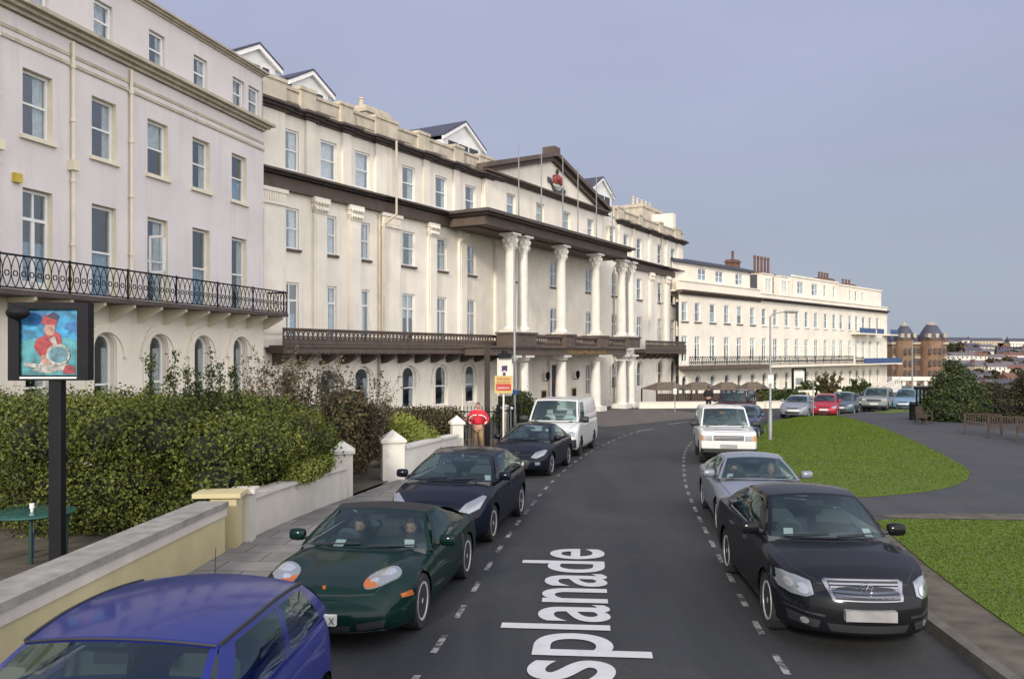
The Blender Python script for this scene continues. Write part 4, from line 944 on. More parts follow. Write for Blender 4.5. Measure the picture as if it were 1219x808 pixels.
    # decals projected onto the shell
    def patch(nm, poly, mats, axis='x', sg=1, off=.012, mirror=False, step=.035, parent=None, thick=.0):
        for ms_ in ((1, -1) if mirror else (1,)):
            bm_ = bmesh.new(); vs = [bm_.verts.new((p[0]*ms_ if axis == 'x' else p[0], p[1], 0)) for p in poly]; bm_.faces.new(vs)
            for ax in (0, 1):
                lo = min(v.co[ax] for v in bm_.verts); hi = max(v.co[ax] for v in bm_.verts); k = lo+step
                while k < hi-.005:
                    no = (1, 0, 0) if ax == 0 else (0, 1, 0); co_ = (k, 0, 0) if ax == 0 else (0, k, 0)
                    bmesh.ops.bisect_plane(bm_, geom=bm_.verts[:]+bm_.edges[:]+bm_.faces[:], plane_co=co_, plane_no=no); k += step
            bmesh.ops.triangulate(bm_, faces=bm_.faces[:])
            for v in bm_.verts:
                if axis == 'x': o_, d_ = Vector((sg*6 if sg > 0 else tail-3, v.co.x, v.co.y)), Vector((-sg, 0, 0))
                elif axis == 'y': o_, d_ = Vector((v.co.x, ms_*sg*3, v.co.y)), Vector((0, -ms_*sg, 0))
                else: o_, d_ = Vector((v.co.x, v.co.y*ms_, 4)), Vector((0, 0, -1))
                h = bvh.ray_cast(o_, d_)
                if h[0] is None:
                    q = Vector((fo if sg > 0 else tail, v.co.x, v.co.y)) if axis == 'x' else Vector((v.co.x, ms_*sg*hw, v.co.y)) if axis == 'y' else Vector((v.co.x, v.co.y*ms_, 1))
                    h = bvh.find_nearest(q)
                v.co = h[0]-d_*off
            r_ = bmesh.ops.extrude_face_region(bm_, geom=bm_.faces[:])
            dd = Vector((-sg, 0, 0)) if axis == 'x' else Vector((0, -ms_*sg, 0)) if axis == 'y' else Vector((0, 0, -1))
            for v in r_['geom']:
                if isinstance(v, bmesh.types.BMVert): v.co += dd*(off+.012)
            bmesh.ops.recalc_face_normals(bm_, faces=bm_.faces)
            me = bpy.data.meshes.new(nm); bm_.to_mesh(me); bm_.free(); me.materials.append(mats); me.polygons.foreach_set('use_smooth', [True]*len(me.polygons)); me.set_sharp_from_angle(angle=math.radians(40))
            o_ = link(nm, me, parent or root)
            if not mirror: return o_
    glist = {}
    for kind, B_, fn, wn in panes: B_.build(kind, [M['cglass']], root, smooth=80)
    if c.get('chrome'):
        for sg in (-1, 1):
            for tt in (.05, .89):
                tb = MB(); us = np.linspace(c['side'][0][0], c['side'][-1][1], 20); tb.path([side(u, tt, sg)+Vector((0, sg*.006, 0)) for u in us], .009, 4); tb.build('window_trim', [M['chrome']], root)
    # rubber surround, wipers
    for y0, y1 in ((-.75, -.02), (.10, .80)):
        wp = MB(); P = [front(y0+(y1-y0)*k/6, .05+.06*k/6)+Vector((.018, 0, .01)) for k in range(7)]; wp.path(P, .009, 4); wp.build('wiper', [M['plastic']], root)
    # interior
    it = MB(); fl = belt(.5)-.02
    it.box(xd+.15, xa-.25, -wb_+.08, wb_-.08, fl-.30, fl-.12); it.box(xa-.50, xa-.12, -wb_+.07, wb_-.07, fl-.2, fl+.01)
    it.tube((xa-.52, -.36, fl-.02), (xa-.60, -.36, fl+.02), .17, 14)
    it.build('interior', [M['trimgrey']], root)
    sm_ = M[s.get('seatmat', 'trimgrey')]
    seatx = xa-1.12 if 'seatx' not in s else s['seatx']
    for sg in (-1, 1):
        st = MB(); y = sg*.37
        st.v, st.f, st.m = [], [], []
        st.prism([(-.24, 0), (.24, 0), (.22, .30), (.13, .38), (-.13, .38), (-.22, .30)], seatx-.10, seatx, 0, lambda a, z, x: (x-(z*.25), y+a, fl-.2+z)); 
        st.prism([(-.12, 0), (.12, 0), (.1, .15), (-.1, .15)], seatx-.20, seatx-.12, 0, lambda a, z, x: (x, y+a, fl+.21+z)); st.build('seat', [sm_], root)
    if s.get('rearseat', True):
        st = MB(); xx = max(xd+.45, seatx-.85); st.box(xx-.1, xx, -.6, .6, fl-.2, fl+.16); 
        for y in (-.38, .38): st.box(xx-.09, xx-.01, y-.12, y+.12, fl+.16, fl+.30)
        st.build('rear_seat', [sm_], root)
    mm = MB(); p = front(0, .86); mm.box(p.x-.09, p.x-.05, -.11, .11, p.z-.10, p.z-.03); mm.build('rear_view_mirror', [M['plastic']], root)
    # door mirrors
    for sg in (-1, 1):
        m_ = MB(); pm = side(c.get('mu', .07), 0.0, sg); x, y, z = pm; ms2 = s.get('ms', 1)
        m_.tube((x, y-sg*.03, z+.03), (x+.02, y+sg*.10, z+.06), .028, 6, 1)
        pr = [(0, -.075), (.04, -.08), (.075, -.05), (.08, .03), (.05, .065), (-.01, .07), (-.035, 0)]
        for k, (q0, sc) in enumerate(((.03, .75), (.07, 1), (.20, .95), (.24, .6))):
            pass
        rings = [[(x+.0+a*sc*ms2, y+sg*(q0*ms2+.04), z+.09+b_*sc*ms2) for a, b_ in pr] for q0, sc in ((.0, .70), (.02, .92), (.10, 1.0), (.17, .95), (.20, .80))]
        k0 = len(pr); vv = [p_ for r_ in rings for p_ in r_]; ff = [(i*k0+j, i*k0+(j+1) % k0, (i+1)*k0+(j+1) % k0, (i+1)*k0+j) for i in range(4) for j in range(k0)]+[tuple(range(k0)), tuple(range(4*k0, 5*k0))]
        m_.add(vv, ff, 0); m_.build('wing_mirror', [M['plastic'] if s.get('blackmirror') else paint, M['plastic']], root, smooth=60, fix=True)
    # wheels
    st_ = s.get('wheel', 'five'); ty, rm = wheel_meshes(tr, s.get('tw', .20), st_)
    for wx in (0, -wbs):
        for sg in (-1, 1):
            o_ = link('wheel', ty, root, (wx, sg*(hw-.13+s.get('wo', 0)), tr)); 
            if sg < 0: o_.rotation_euler = (0, 0, math.pi)
            o_.rotation_euler.y = random.uniform(0, 1); link('rim', rm, o_)
            li = MB(); k = 14; rr = R+.004
            P = [(wx+rr*math.cos(math.pi*(-.12+1.24*i/k)), tr+rr*math.sin(math.pi*(-.12+1.24*i/k))) for i in range(k+1)]
            for i in range(k): li.add([(P[i][0], sg*(hw-.035), P[i][1]), (P[i+1][0], sg*(hw-.035), P[i+1][1]), (P[i+1][0], sg*.45, P[i+1][1]), (P[i][0], sg*.45, P[i][1])], [(0, 1, 2, 3)])
            li.add([(px_, sg*.47, pz_) for px_, pz_ in P], [tuple(range(k+1))])
            li.build('wheel_arch', [M['plastic']], root)
    for d_ in s.get('patches', []):
        nm, poly, mk = d_[:3]; kw = d_[3] if len(d_) > 3 else {}
        patch(nm, poly, M[mk] if isinstance(mk, str) else mk, **kw)
    for f_ in s.get('extra', []): f_(root, bvh, patch, dict(front=front, side=side, rear=rear, hw=hw, fo=fo, tail=tail, proj=proj))
    # handles
    for (hx, hz) in s.get('handles', []):
        for sg in (-1, 1):
            p = proj(hx, hz, sg, 0); hb = MB(); hb.box(p.x-.09, p.x+.09, min(p.y, p.y+sg*.03), max(p.y, p.y+sg*.03), hz-.013, hz+.013); hb.build('door_handle', [M['chrome'] if c.get('chrome') else s.get('roofpaint', paint)], root)
    # stand it on the sloping road
    a = math.radians(heading); fwd = Vector((-math.sin(a), -math.cos(a), 0)); fwd.z = -SL*fwd.y; fwd.normalize()
    left = Vector((0, SL*0, 1)).cross(fwd).normalized(); upv = fwd.cross(left)
    side_off = s.get('near', 'L'); y = (hw-.13+.1)*(1 if side_off == 'L' else -1) if side_off else 0
    P0 = Vector(pos)-left*y
    mt = Matrix(((fwd.x, left.x, upv.x, P0.x), (fwd.y, left.y, upv.y, P0.y), (fwd.z, left.z, upv.z, gz(P0.y)+.004), (0, 0, 0, 1)))
    root.matrix_world = mt
    if s.get('occupants'):
        for sg, kw in s['occupants']: person_bust(mt @ Vector((seatx+.10, sg*.36, Ht-.90)), a, **kw)
    return root, mt
def rect(y0, y1, z0, z1): return [(y0, z0), (y1, z0), (y1, z1), (y0, z1)]
def circ(cy, cz, r, n=14, ry=None): return [(cy+r*math.cos(2*math.pi*k/n), cz+(ry or r)*math.sin(2*math.pi*k/n)) for k in range(n)]
def skin_obj(name, J, E, m, parent=None, sub=2, root_i=0, scale=1):
    me = bpy.data.meshes.new(name); me.from_pydata([j[:3] for j in J], E, []); o = bpy.data.objects.new(name, me); COL.objects.link(o)
    md = o.modifiers.new('s', 'SKIN'); 
    for i, j in enumerate(J):
        r_ = j[3]; sv = me.skin_vertices[0].data[i]; sv.radius = (r_[0], r_[1]) if isinstance(r_, tuple) else (r_, r_); sv.use_root = (i == root_i)
    md.use_smooth_shade = True; sb = o.modifiers.new('u', 'SUBSURF'); sb.levels = sub; sb.render_levels = sub
    dg = bpy.context.evaluated_depsgraph_get(); nm = bpy.data.meshes.new_from_object(o.evaluated_get(dg)); bpy.data.objects.remove(o)
    nm.materials.clear(); nm.materials.append(m); nm.polygons.foreach_set('use_smooth', [True]*len(nm.polygons)); return link(name, nm, parent)
def head_mesh(cx, cy, cz, s=1.0, face=(0, -1)):
    """one closed head with brow, nose, chin; eyes, mouth as colour regions"""
    b = MB(); n, m_ = 24, 18; fx, fy = face; sx_, sy_ = -fy, fx
    for j in range(m_+1):
        ph = math.pi*j/m_
        for i in range(n):
            t = 2*math.pi*i/n; lf = math.cos(t); ls = math.sin(t)   # forward, side
            r = math.sin(ph); z = math.cos(ph)*.125
            wd = .074*(1-.22*max(0, -math.cos(ph)))*r; dp = (.096 if lf > 0 else .098)*r*(1-.12*max(0, -math.cos(ph)))
            f_, s_ = lf*dp, ls*wd
            if lf > .9 and -.055 < z < .02: f_ += .022*(1-abs(z+.025)/.04 if abs(z+.025) < .04 else 0)*(lf-.9)/.1
            if lf > .7 and -.01 < z < .03 and abs(ls) > .2: f_ -= .008
            if abs(ls) > .97 and abs(z+.01) < .035: s_ *= 1.13
            b.v.append((cx+(fx*f_+sx_*s_)*s, cy+(fy*f_+sy_*s_)*s, cz+z*s))
    for j in range(m_):
        for i in range(n): b.f.append((j*n+i, (j+1)*n+i, (j+1)*n+(i+1) % n, j*n+(i+1) % n))
    b.m = [0]*len(b.f); return b
def add_head(root, c, face, hair='hair', s=1.0, name='head'):
    fx, fy = face; b = head_mesh(*c, s, face); h = b.build(name, [M['skin']], root, smooth=60)
    sx_, sy_ = -fy, fx
    for k in (-1, 1): e = MB(); e.lathe([(.001, -.012), (.011, 0), (.001, .012)], 8, (c[0]+(fx*.083+sx_*k*.03)*s, c[1]+(fy*.083+sy_*k*.03)*s, c[2]+.012*s)); e.build('eye', [M['plastic']], h)
    mo = MB(); p = Vector((c[0]+fx*.086*s, c[1]+fy*.086*s, c[2]-.062*s)); q = Vector((sx_, sy_, 0))*.024*s; mo.tube(p-q, p+q, .006*s, 5); mo.build('mouth', [mat('lips', (.28,.10,.08), .6)], h)
    hb = MB(); src = head_mesh(c[0]-fx*.008*s, c[1]-fy*.008*s, c[2]+.012*s, s*1.09, face); hb.v = src.v
    hb.f = [f for f in src.f if (lambda P: (P-Vector(c)).dot(Vector((fx, fy, 0))) < (.035 if P.z < c[2]+.085*s else .2)*s and P.z > c[2]-.07*s and not ((P-Vector(c)).dot(Vector((fx, fy, 0))) > .0 and P.z < c[2]+.03*s))(sum((Vector(src.v[i]) for i in f), Vector())/4)]; hb.m = [0]*len(hb.f)
    hb.build('hair', [M[hair] if isinstance(hair, str) else hair], h, smooth=60); return h
def person_bust(p, a, label, top, hair='hair', lean=0):
    x, y, z = p; f = (-math.sin(a), -math.cos(a)); r = (-f[1], f[0])
    root = empty('person', (x, y, z-.15), label, 'person'); root.location = (0, 0, 0)
    def q(fw, sd, up_): return (x+f[0]*fw+r[0]*sd, y+f[1]*fw+r[1]*sd, z+up_)
    J = [(*q(-.02, 0, -.05), (.15, .11)), (*q(-.02, 0, .15), (.17, .11)), (*q(-.03, 0, .32), (.13, .09)), (*q(-.0, 0, .43), .055), (*q(-.03, .19, .30), .07), (*q(.10, .24, .08), .055), (*q(.34, .16, .06), .045), (*q(-.03, -.19, .30), .07), (*q(.10, -.24, .08), .055), (*q(.34, -.16, .06), .045)]
    E = [(0,1),(1,2),(2,3),(2,4),(4,5),(5,6),(2,7),(7,8),(8,9)]
    skin_obj('body', J, E, top, root, 1); add_head(root, q(.02, 0, .58), f, hair, .95); return root
P = lambda y, z: (y, z)
def badge(kind, y, z, r, m='chrome'):
    def f(root, bvh, patch, k):
        h = bvh.ray_cast(Vector((6, y, z)), Vector((-1, 0, 0))); x = h[0].x+.02
        b = MB()
        if kind == 'ring':
            n = 20; b.path([(x, y+r*math.cos(2*math.pi*i/n), z+r*math.sin(2*math.pi*i/n)) for i in range(n)], r*.13, 5, closed=True)
            b.path([(x, y-.38*r, z+.9*r), (x, y, z+.12*r), (x, y+.38*r, z+.9*r)], r*.1, 5); b.path([(x, y-.88*r, z+.35*r), (x, y-.42*r, z-.85*r), (x, y, z-.0*r), (x, y+.42*r, z-.85*r), (x, y+.88*r, z+.35*r)], r*.1, 5)
        elif kind == 'lion':
            b.path([(x, y-r, z+.6*r), (x, y-.8*r, z-.3*r), (x, y-.2*r, z-.8*r), (x, y+.4*r, z-.7*r), (x, y+.9*r, z-.1*r), (x, y+r, z+.6*r)], r*.16, 5); b.path([(x, y-.3*r, z-.6*r), (x, y-.1*r, z+.5*r), (x, y+.3*r, z+.7*r), (x, y+.35*r, z-.5*r)], r*.2, 5)
        elif kind == 'shield': b.prism([(y-r*.8, z+r), (y+r*.8, z+r), (y+r*.8, z-.2*r), (y, z-r), (y-r*.8, z-.2*r)], x-.02, x, 0, lambda a, c_, d: (d, a, c_))
        b.build('badge', [M[m]], root, fix=(kind == 'shield'))
    return f
def plate_at(z, wdt=.52, h=.11, m='plate', txt=None, x_off=.03, y=0):
    def f(root, bvh, patch, k):
        h_ = bvh.ray_cast(Vector((6, y, z)), Vector((-1, 0, 0))); x = h_[0].x
        b = MB(); b.box(x-.03, x+x_off, y-wdt/2, y+wdt/2, z-h/2, z+h/2); o = b.build('number_plate', [M[m]], root)
        if txt:
            t = text_mesh('plate_lettering', txt, .105, M['plastic'], o, .001, .85); t.location = (x+x_off+.003, y+wdt/2-.04, z-.038); t.rotation_euler = (math.pi/2, 0, math.pi/2)
    return f
def aerial(root, bvh, patch, k):
    h = bvh.ray_cast(Vector((k['ax'], 0, 4)), Vector((0, 0, -1)))
def roof_aerial(x, ln, lean=.3, y=0):
    def f(root, bvh, patch, k):
        h = bvh.ray_cast(Vector((x, y, 4)), Vector((0, 0, -1)))[0]; b = MB(); b.lathe([(.03, -.01), (.02, .03), (.01, .05)], 8, h); b.tube(h+Vector((0, 0, .03)), h+Vector((-lean*ln, 0, ln)), .006, 5, r1=.003); b.build('aerial', [M['plastic']], root)
    return f
def paper(y, t, m='plate', w=.11, h=.10):
    def f(root, bvh, patch, k):
        b = MB(); a, c_ = k['front'](y, t), k['front'](y, t+.16); u = (k['front'](y+.13, t)-a).normalized()*w; o = Vector((-.012, 0, -.006)); b.add([tuple(p+o) for p in (a, a+u, c_+u, c_)], [(0, 1, 2, 3)]); b.build('windscreen_sticker', [M[m]], root)
    return f
def lathe_lamp(y, z, r, m='lens', ring='chrome', nm='headlight'):
    def f(root, bvh, patch, k):
        for s in (-1, 1):
            h = bvh.ray_cast(Vector((6, s*y, z)), Vector((-1, 0, 0)))
            if h[0] is None: continue
            x = h[0].x; b = MB(); n = 16
            V = [(x+.015+dx, s*y+rr*math.cos(2*math.pi*i/n), z+rr*math.sin(2*math.pi*i/n)) for rr, dx in ((r*1.08, -.03), (r*1.08, -.004), (r*.95, .0), (r*.6, .006), (.001, .009)) for i in range(n)]
            b.add(V, [(j*n+i, j*n+(i+1) % n, (j+1)*n+(i+1) % n, (j+1)*n+i) for j in range(4) for i in range(n)]); b.m = [1 if i < 2*n else 0 for i in range(4*n)]
            b.build(nm, [M[m], M[ring]], root, smooth=50, fix=True)
    return f
# --- black executive saloon, nearest right
passat = dict(fo=.92, wb=2.71, ro=1.14, W=1.72, H=1.47, tr=.325, near='R', wheel='seven',
  top=[(.92,.76),(.86,.80),(.6,.87),(.1,.95),(-.3,.985),(-1.4,1.0),(-2.9,1.05),(-3.5,1.06),(-3.85,1.0)], drop=.07, bow=.15, cf=.32, rf=.85,
  cab=dict(xa=-.27, za=1.0, xb=-1.05, xr=-2.35, xd=-3.15, zd=1.06, wbf=.91, wb=.79, wr=.58, side=[(.10,.43),(.455,.80)], chrome=1, crown=.05, af=.03, ar=.08),
  lines=[[(-.36,.35),(-.36,.93)],[(-1.42,.32),(-1.40,.98)],[(-2.45,.34),(-2.35,.7),(-2.5,1.0)],[(.32,.72),(.1,.90),(-.3,.93)]], handles=[(-1.2,.83),(-2.15,.85)],
  patches=[('headlight', [(.53,.64),(.60,.605),(.72,.60),(.81,.63),(.84,.70),(.83,.78),(.77,.80),(.66,.785),(.54,.755)], 'lampglass', dict(mirror=True)),
    ('grille', [(-.39,.785),(.39,.785),(.42,.765),(.36,.605),(-.36,.605),(-.42,.765)], 'chrome', dict(off=.016)),
    ('grille_opening', [(-.37,.77),(.37,.77),(.335,.62),(-.335,.62)], 'plastic', dict(off=.022)),
    ('lower_intake', [(-.42,.36),(.42,.36),(.38,.28),(-.38,.28)], 'plastic'), ('fog_light_surround', [(.48,.38),(.76,.42),(.74,.31),(.5,.30)], 'plastic', dict(mirror=True)), ('bumper_trim', [(.44,.425),(.78,.455),(.78,.475),(.44,.445)], 'chrome', dict(mirror=True))],
  extra=[badge('ring', 0, .70, .07), plate_at(.47, m='plategrey', x_off=.05), paper(.62,.06), paper(-.74,.05)])
def bars(zs, w0, w1):
    def f(root, bvh, patch, k):
        for i, z in enumerate(zs):
            t = i/max(1, len(zs)-1); w_ = w0+(w1-w0)*t; patch('grille_bar', rect(-w_, w_, z-.008, z+.008), M['chrome'], off=.030)
    return f
passat['extra'].append(bars((.745,.715,.685,.655), .36, .335));  passat['patches'] += [('lamp_lens', circ(.625,.68,.052), 'lens', dict(off=.022, mirror=True)), ('lamp_lens', circ(.735,.705,.042), 'lens', dict(off=.022, mirror=True)), ('lamp_lens', circ(.62,.355,.035), 'lens', dict(off=.022, mirror=True))]
def mkpaint(*a, **k): return paintmat(*a, **k)
blackp = paintmat('black_car_paint', (.007,.008,.010), .2, .3); navy = paintmat('navy_car_paint', (.004,.006,.014), .3, .3)
make_car('parked_car', 'black saloon with chrome grille and ring badge, nearest car on the right by the lawn', 'car', passat, (3.0, 9.9, 0), 4.5, blackp)
# --- silver saloon
jag = dict(fo=.95, wb=2.87, ro=1.20, W=1.80, H=1.34, tr=.315, near='R', wheel='seven',
  top=[(.95,.66),(.88,.71),(.5,.80),(0,.87),(-.45,.93),(-1.6,.94),(-3.1,.98),(-3.6,.96),(-4.07,.86)], drop=.09, bow=.10, bump=.05, cf=.26,
  cab=dict(xa=-.48, za=.95, xb=-1.35, xr=-2.35, xd=-3.30, zd=.98, wb=.81, wr=.56, side=[(.10,.44),(.465,.80)], chrome=1, crown=.05, af=.03, ar=.07, rb=.02), handles=[(-1.55,.78),(-2.5,.79)],
  lines=[[(-.5,.35),(-.5,.85)],[(-1.65,.32),(-1.62,.9)],[(-2.6,.34),(-2.55,.7),(-2.75,.92)]],
  patches=[('grille', [(-.24,.68),(.24,.68),(.27,.58),(.18,.50),(-.18,.50),(-.27,.58)], 'chrome'), ('grille_opening', [(-.20,.66),(.20,.66),(.23,.58),(.15,.52),(-.15,.52),(-.23,.58)], 'plastic', dict(off=.022)), ('lower_intake', [(-.45,.36),(.45,.36),(.42,.28),(-.42,.28)], 'plastic'),
    ('bumper_trim', [(.2,.47),(.83,.47),(.83,.495),(.2,.495)], 'chrome', dict(mirror=True))],
  extra=[lathe_lamp(.66,.63,.085), lathe_lamp(.44,.62,.07), plate_at(.42, m='plategrey'), paper(.7,.05), paper(-.8,.05)],
  occupants=[(1, dict(label='driver in a dark top behind the wheel of the silver saloon', top=mat('dark_top', (.06,.06,.07), .9))), (-1, dict(label='passenger with pale pink top and grey hair in the silver saloon', top=mat('pink_top', (.50,.33,.30), .9), hair=mat('grey_hair', (.30,.26,.22), .8)))])
# right-hand drive: the driver sits on the car's own right
jag['occupants'] = [(-1, jag['occupants'][0][1]), (1, jag['occupants'][1][1])]
make_car('parked_car', 'silver grey saloon with four round headlamps and two people inside, behind the black saloon', 'car', jag, (3.80, 15.6, 0), 7.5, paintmat('silver_car_paint', (.20,.22,.26), .5, .35))
# --- white 4x4
disco = dict(fo=.80, wb=2.54, ro=1.18, W=1.80, H=1.77, tr=.36, clr=.34, near='R', wheel='steel', rf=.3, cf=.08, cr=.06, lean=.03, zn=.7, bow=.04, blackmirror=1, ms=1.3,
  top=[(.80,1.04),(.7,1.08),(-.45,1.13),(-.5,1.14),(-3.7,1.16)], drop=.03,
  side=[(0,.93),(.1,.985),(.3,1.0),(.7,1.0),(.93,.985),(1,.955)],
  cab=dict(xa=-.42, za=1.14, xb=-1.0, xr=-3.55, xd=-3.68, zd=1.16, wb=.845, wr=.72, sweep=.05, st=.03, rsw=.02, rt=.02, bd=.01, side=[(.08,.34),(.36,.58),(.61,.94)], crown=.03, af=.02, ar=.02),
  handles=[(-1.4,1.02),(-2.3,1.02)], lines=[[(-.5,.5),(-.5,1.1)],[(-1.5,.5),(-1.5,1.1)],[(-2.5,.9),(-2.4,1.12)]],
  patches=[('headlight', rect(.50,.72,.76,.93), 'lampglass', dict(mirror=True)), ('indicator', rect(.73,.87,.76,.93), mat('pale_orange', (.45,.25,.13), .3), dict(mirror=True)), ('grille', rect(-.47,.47,.77,.93), 'plastic'), ('bumper', rect(-.90,.90,.40,.52), 'plastic', dict(off=.10)), ('bonnet_panel', [(.60,-.42),(.60,.42),(.42,.42),(.42,-.42)], mat('lilac_sticker', (.22,.18,.26), .6), dict(axis='z', off=.004))],
  extra=[bars((.81,.85,.89), .45, .45), plate_at(.60, m='plategrey'), paper(.74,.06), paper(-.2,.62,m='orange',w=.10)])
WHITE = paintmat('white_vehicle_paint', (.66,.66,.63), 0, .35)
make_car('four_by_four', 'white boxy four wheel drive with black mirror, parked on the right behind the silver saloon', 'car', disco, (6.15, 27.6, 0), 9.5, WHITE)
# --- generic small hatch for cars further off
def hatch(W=1.68, H=1.45, wheel='cap', four=True, L=3.9):
    wb_ = L*.64; fo_ = L*.20; ro_ = L-wb_-fo_
    return dict(fo=fo_, wb=wb_, ro=ro_, W=W, H=H, tr=.30, wheel=wheel, near='R', lean=.12, bow=.12,
      top=[(fo_,.70),(fo_-.08,.76),(.2,.90),(-.25,.98),(-wb_-ro_+.1,1.04),(-wb_-ro_,1.0)], drop=.07, leanr=.05,
      cab=dict(xa=-.22, za=.99, xb=-.95, xr=-wb_-.15, xd=-wb_-ro_+.08, zd=1.03, wb=W*.455, wr=W*.34, side=[(.10,.42),(.44,.70),(.73,.90)] if four else [(.12,.52),(.56,.84)], crown=.05, af=.04, ar=.06, rsw=.08, st=.06),
      lines=[[(-.4,.35),(-.35,.9)],[(-1.35,.33),(-1.33,.97)]], handles=[(-1.2,.82)]+([(-2.0,.84)] if four else []),
      patches=[('headlight', [(W*.27,.60),(W*.40,.58),(W*.45,.68),(W*.44,.76),(W*.30,.70)], 'lampglass', dict(mirror=True)), ('grille', rect(-.32,.32,.61,.67), 'plastic'), ('lower_intake', [(-.45,.42),(.45,.42),(.40,.30),(-.40,.30)], 'plastic')],
      extra=[plate_at(.50, .5)])
def estate(W=1.72, H=1.46):
    d = hatch(W, H, L=4.5); return d
def jeep(W=1.8, H=1.80):
    import copy; d = dict(disco); d['H'] = H; d['W'] = W; d['extra'] = [plate_at(.60)]; d['patches'] = disco['patches'][:4]; return d
make_car('parked_car', 'dark blue hatchback parked just behind the white four wheel drive', 'car', hatch(1.72, 1.45), (9.1, 36.8, 0), 22, paintmat('dark_blue_paint', (.035,.055,.10), .4, .35))
make_car('four_by_four', 'maroon square four wheel drive seen above the dark blue hatchback', 'car', dict(jeep(1.75, 1.85), near='L'), (13.2, 47.5, 0), 26, paintmat('maroon_paint', (.06,.018,.022), .2, .4))
def placed(px, py, nm, lab, cat, sp, hd, pt): p = g(px, py); make_car(nm, lab, cat, sp, (p.x, p.y, 0), hd, pt)
placed(930, 497, 'parked_car', 'silver hatchback, leftmost of the row of cars beyond the lawn', 'car', hatch(1.72, 1.40, L=4.2), 30, paintmat('silver_blue', (.22,.24,.28), .5, .35))
placed(966, 496, 'parked_car', 'bright red small hatchback between the silver and the grey blue car beyond the lawn', 'car', hatch(1.62, 1.45, L=3.6), 24, paintmat('red_paint', (.38,.012,.03), .1, .35))
placed(985, 493, 'parked_car', 'grey blue estate car parked right behind the small red hatchback', 'car', estate(1.75, 1.50), 28, paintmat('grey_blue', (.07,.10,.13), .4, .35))
placed(1027, 490, 'four_by_four', 'silver four wheel drive with dark bumper at the far end of the lawn', 'car', jeep(1.70, 1.70), 30, paintmat('silver_grey', (.22,.24,.24), .4, .4))
placed(1019, 485.5, 'parked_car', 'grey hatchback mostly hidden behind the silver four wheel drive', 'car', hatch(1.70, 1.45), 40, paintmat('mid_grey', (.11,.13,.14), .4, .4))
placed(1062, 488, 'parked_car', 'light blue tall hatchback, farthest of the cars on the right', 'car', hatch(1.72, 1.58, L=4.1), 34, paintmat('light_blue', (.16,.27,.36), .4, .4))
# --- left row
clio = dict(hatch(1.78, 1.42, four=False, L=3.77), near='L', wheel='cap'); clio['tr'] = .29
clio['cab'] = dict(clio['cab'], xa=-.12, xb=-.92, wr=.65, wb=.81, crown=.055, af=.04, ar=.05, side=[(.13,.54),(.585,.90)], mu=.12); clio['extra'] = [roof_aerial(-2.75, .50, .05, -.16), paper(-.35,.30,w=.1)]
clio['lines'] = [[(-.42,.33),(-.38,.92)],[(-1.75,.33),(-1.72,.99)]]; clio['handles'] = [(-1.55,.84)]
def gutters(root, bvh, patch, k):
    for sg in (-1, 1): b = MB(); b.path([k['side'](u, .985, sg)+Vector((0, sg*.006, .004)) for u in np.linspace(.0, 1, 24)], .014, 5); b.build('roof_gutter', [M['plastic']], root)
    b = MB(); b.path([k['front'](y, .965)+Vector((.006, 0, .004)) for y in np.linspace(-.98, .98, 20)], .010, 4); b.build('windscreen_seal', [M['plastic']], root)
clio['extra'].append(gutters)
make_car('parked_car', 'bright blue three door hatchback with roof aerial, cut off by the bottom left corner', 'car', clio, (-1.66, 4.25, 0), 3.5, paintmat('blue_car_paint', (.012,.020,.17), .25, .35))
box = dict(fo=.90, wb=2.415, ro=.97, W=1.86, H=1.225, tr=.32, clr=.17, near='L', wheel='five', tw=.23, roofmat=mat('black_soft_top', (.014,.014,.016), .95, bump=.3, bscale=200), lean=.16, zn=.40, bow=.20, cf=.22, rf=.75, leanr=.14, cr=.28,
  top=[(.90,.58),(.82,.635),(.5,.70),(.1,.76),(-.25,.80),(-.6,.83),(-1.8,.88),(-2.6,.93),(-3.1,.88),(-3.385,.76)], drop=.09, bump=.075, dropf=lambda x: 1 if x > -.6 else .8, rearseat=False, gap=.03,
  cab=dict(xa=-.38, za=.815, xb=-1.10, xr=-1.80, xd=-2.70, zd=.88, wbf=1.0, wb=.87, wr=.64, side=[(.10,.56)], crown=.045, af=.02, ar=.05, rb=-.02, rbz=.06, rearwin=(.5,.3,.72), mu=.12),
  lines=[[(-.62,.25),(-.60,.80)],[(-1.75,.30),(-1.72,.84)],[(-.62,.25),(-1.75,.30)]], handles=[(-1.55,.72)],
  patches=[('lower_intake', [(-.40,.30),(.40,.30),(.36,.22),(-.36,.22)], 'plastic'), ('side_intake', [(.46,.32),(.74,.35),(.72,.27),(.46,.24)], 'plastic', dict(mirror=True)), ('splitter', [(-.72,.205),(.72,.205),(.70,.185),(-.70,.185)], 'grey_metal'),
    ('side_indicator', [(.40,.50),(.62,.52),(.62,.56),(.42,.56)], 'orange', dict(axis='y', mirror=True)), ('side_vent', [(-1.95,.50),(-2.02,.72),(-2.12,.70),(-2.1,.48)], 'plastic', dict(axis='y', mirror=True))],
  extra=[badge('shield', 0, .63, .022, 'orange'), plate_at(.375, .52, .11, 'plate', 'X'), paper(.62,.08,w=.12), paper(-.45,.03,m='plate',w=.14)],
  occupants=[(1, dict(label='man with pale collar in the passenger seat of the green roadster', top=mat('collared_top', (.12,.11,.12), .9), hair=mat('brown_hair', (.10,.06,.04), .8))), (-1, dict(label='dark haired person at the wheel of the dark green roadster', top=mat('dim_top', (.05,.045,.05), .9)))])
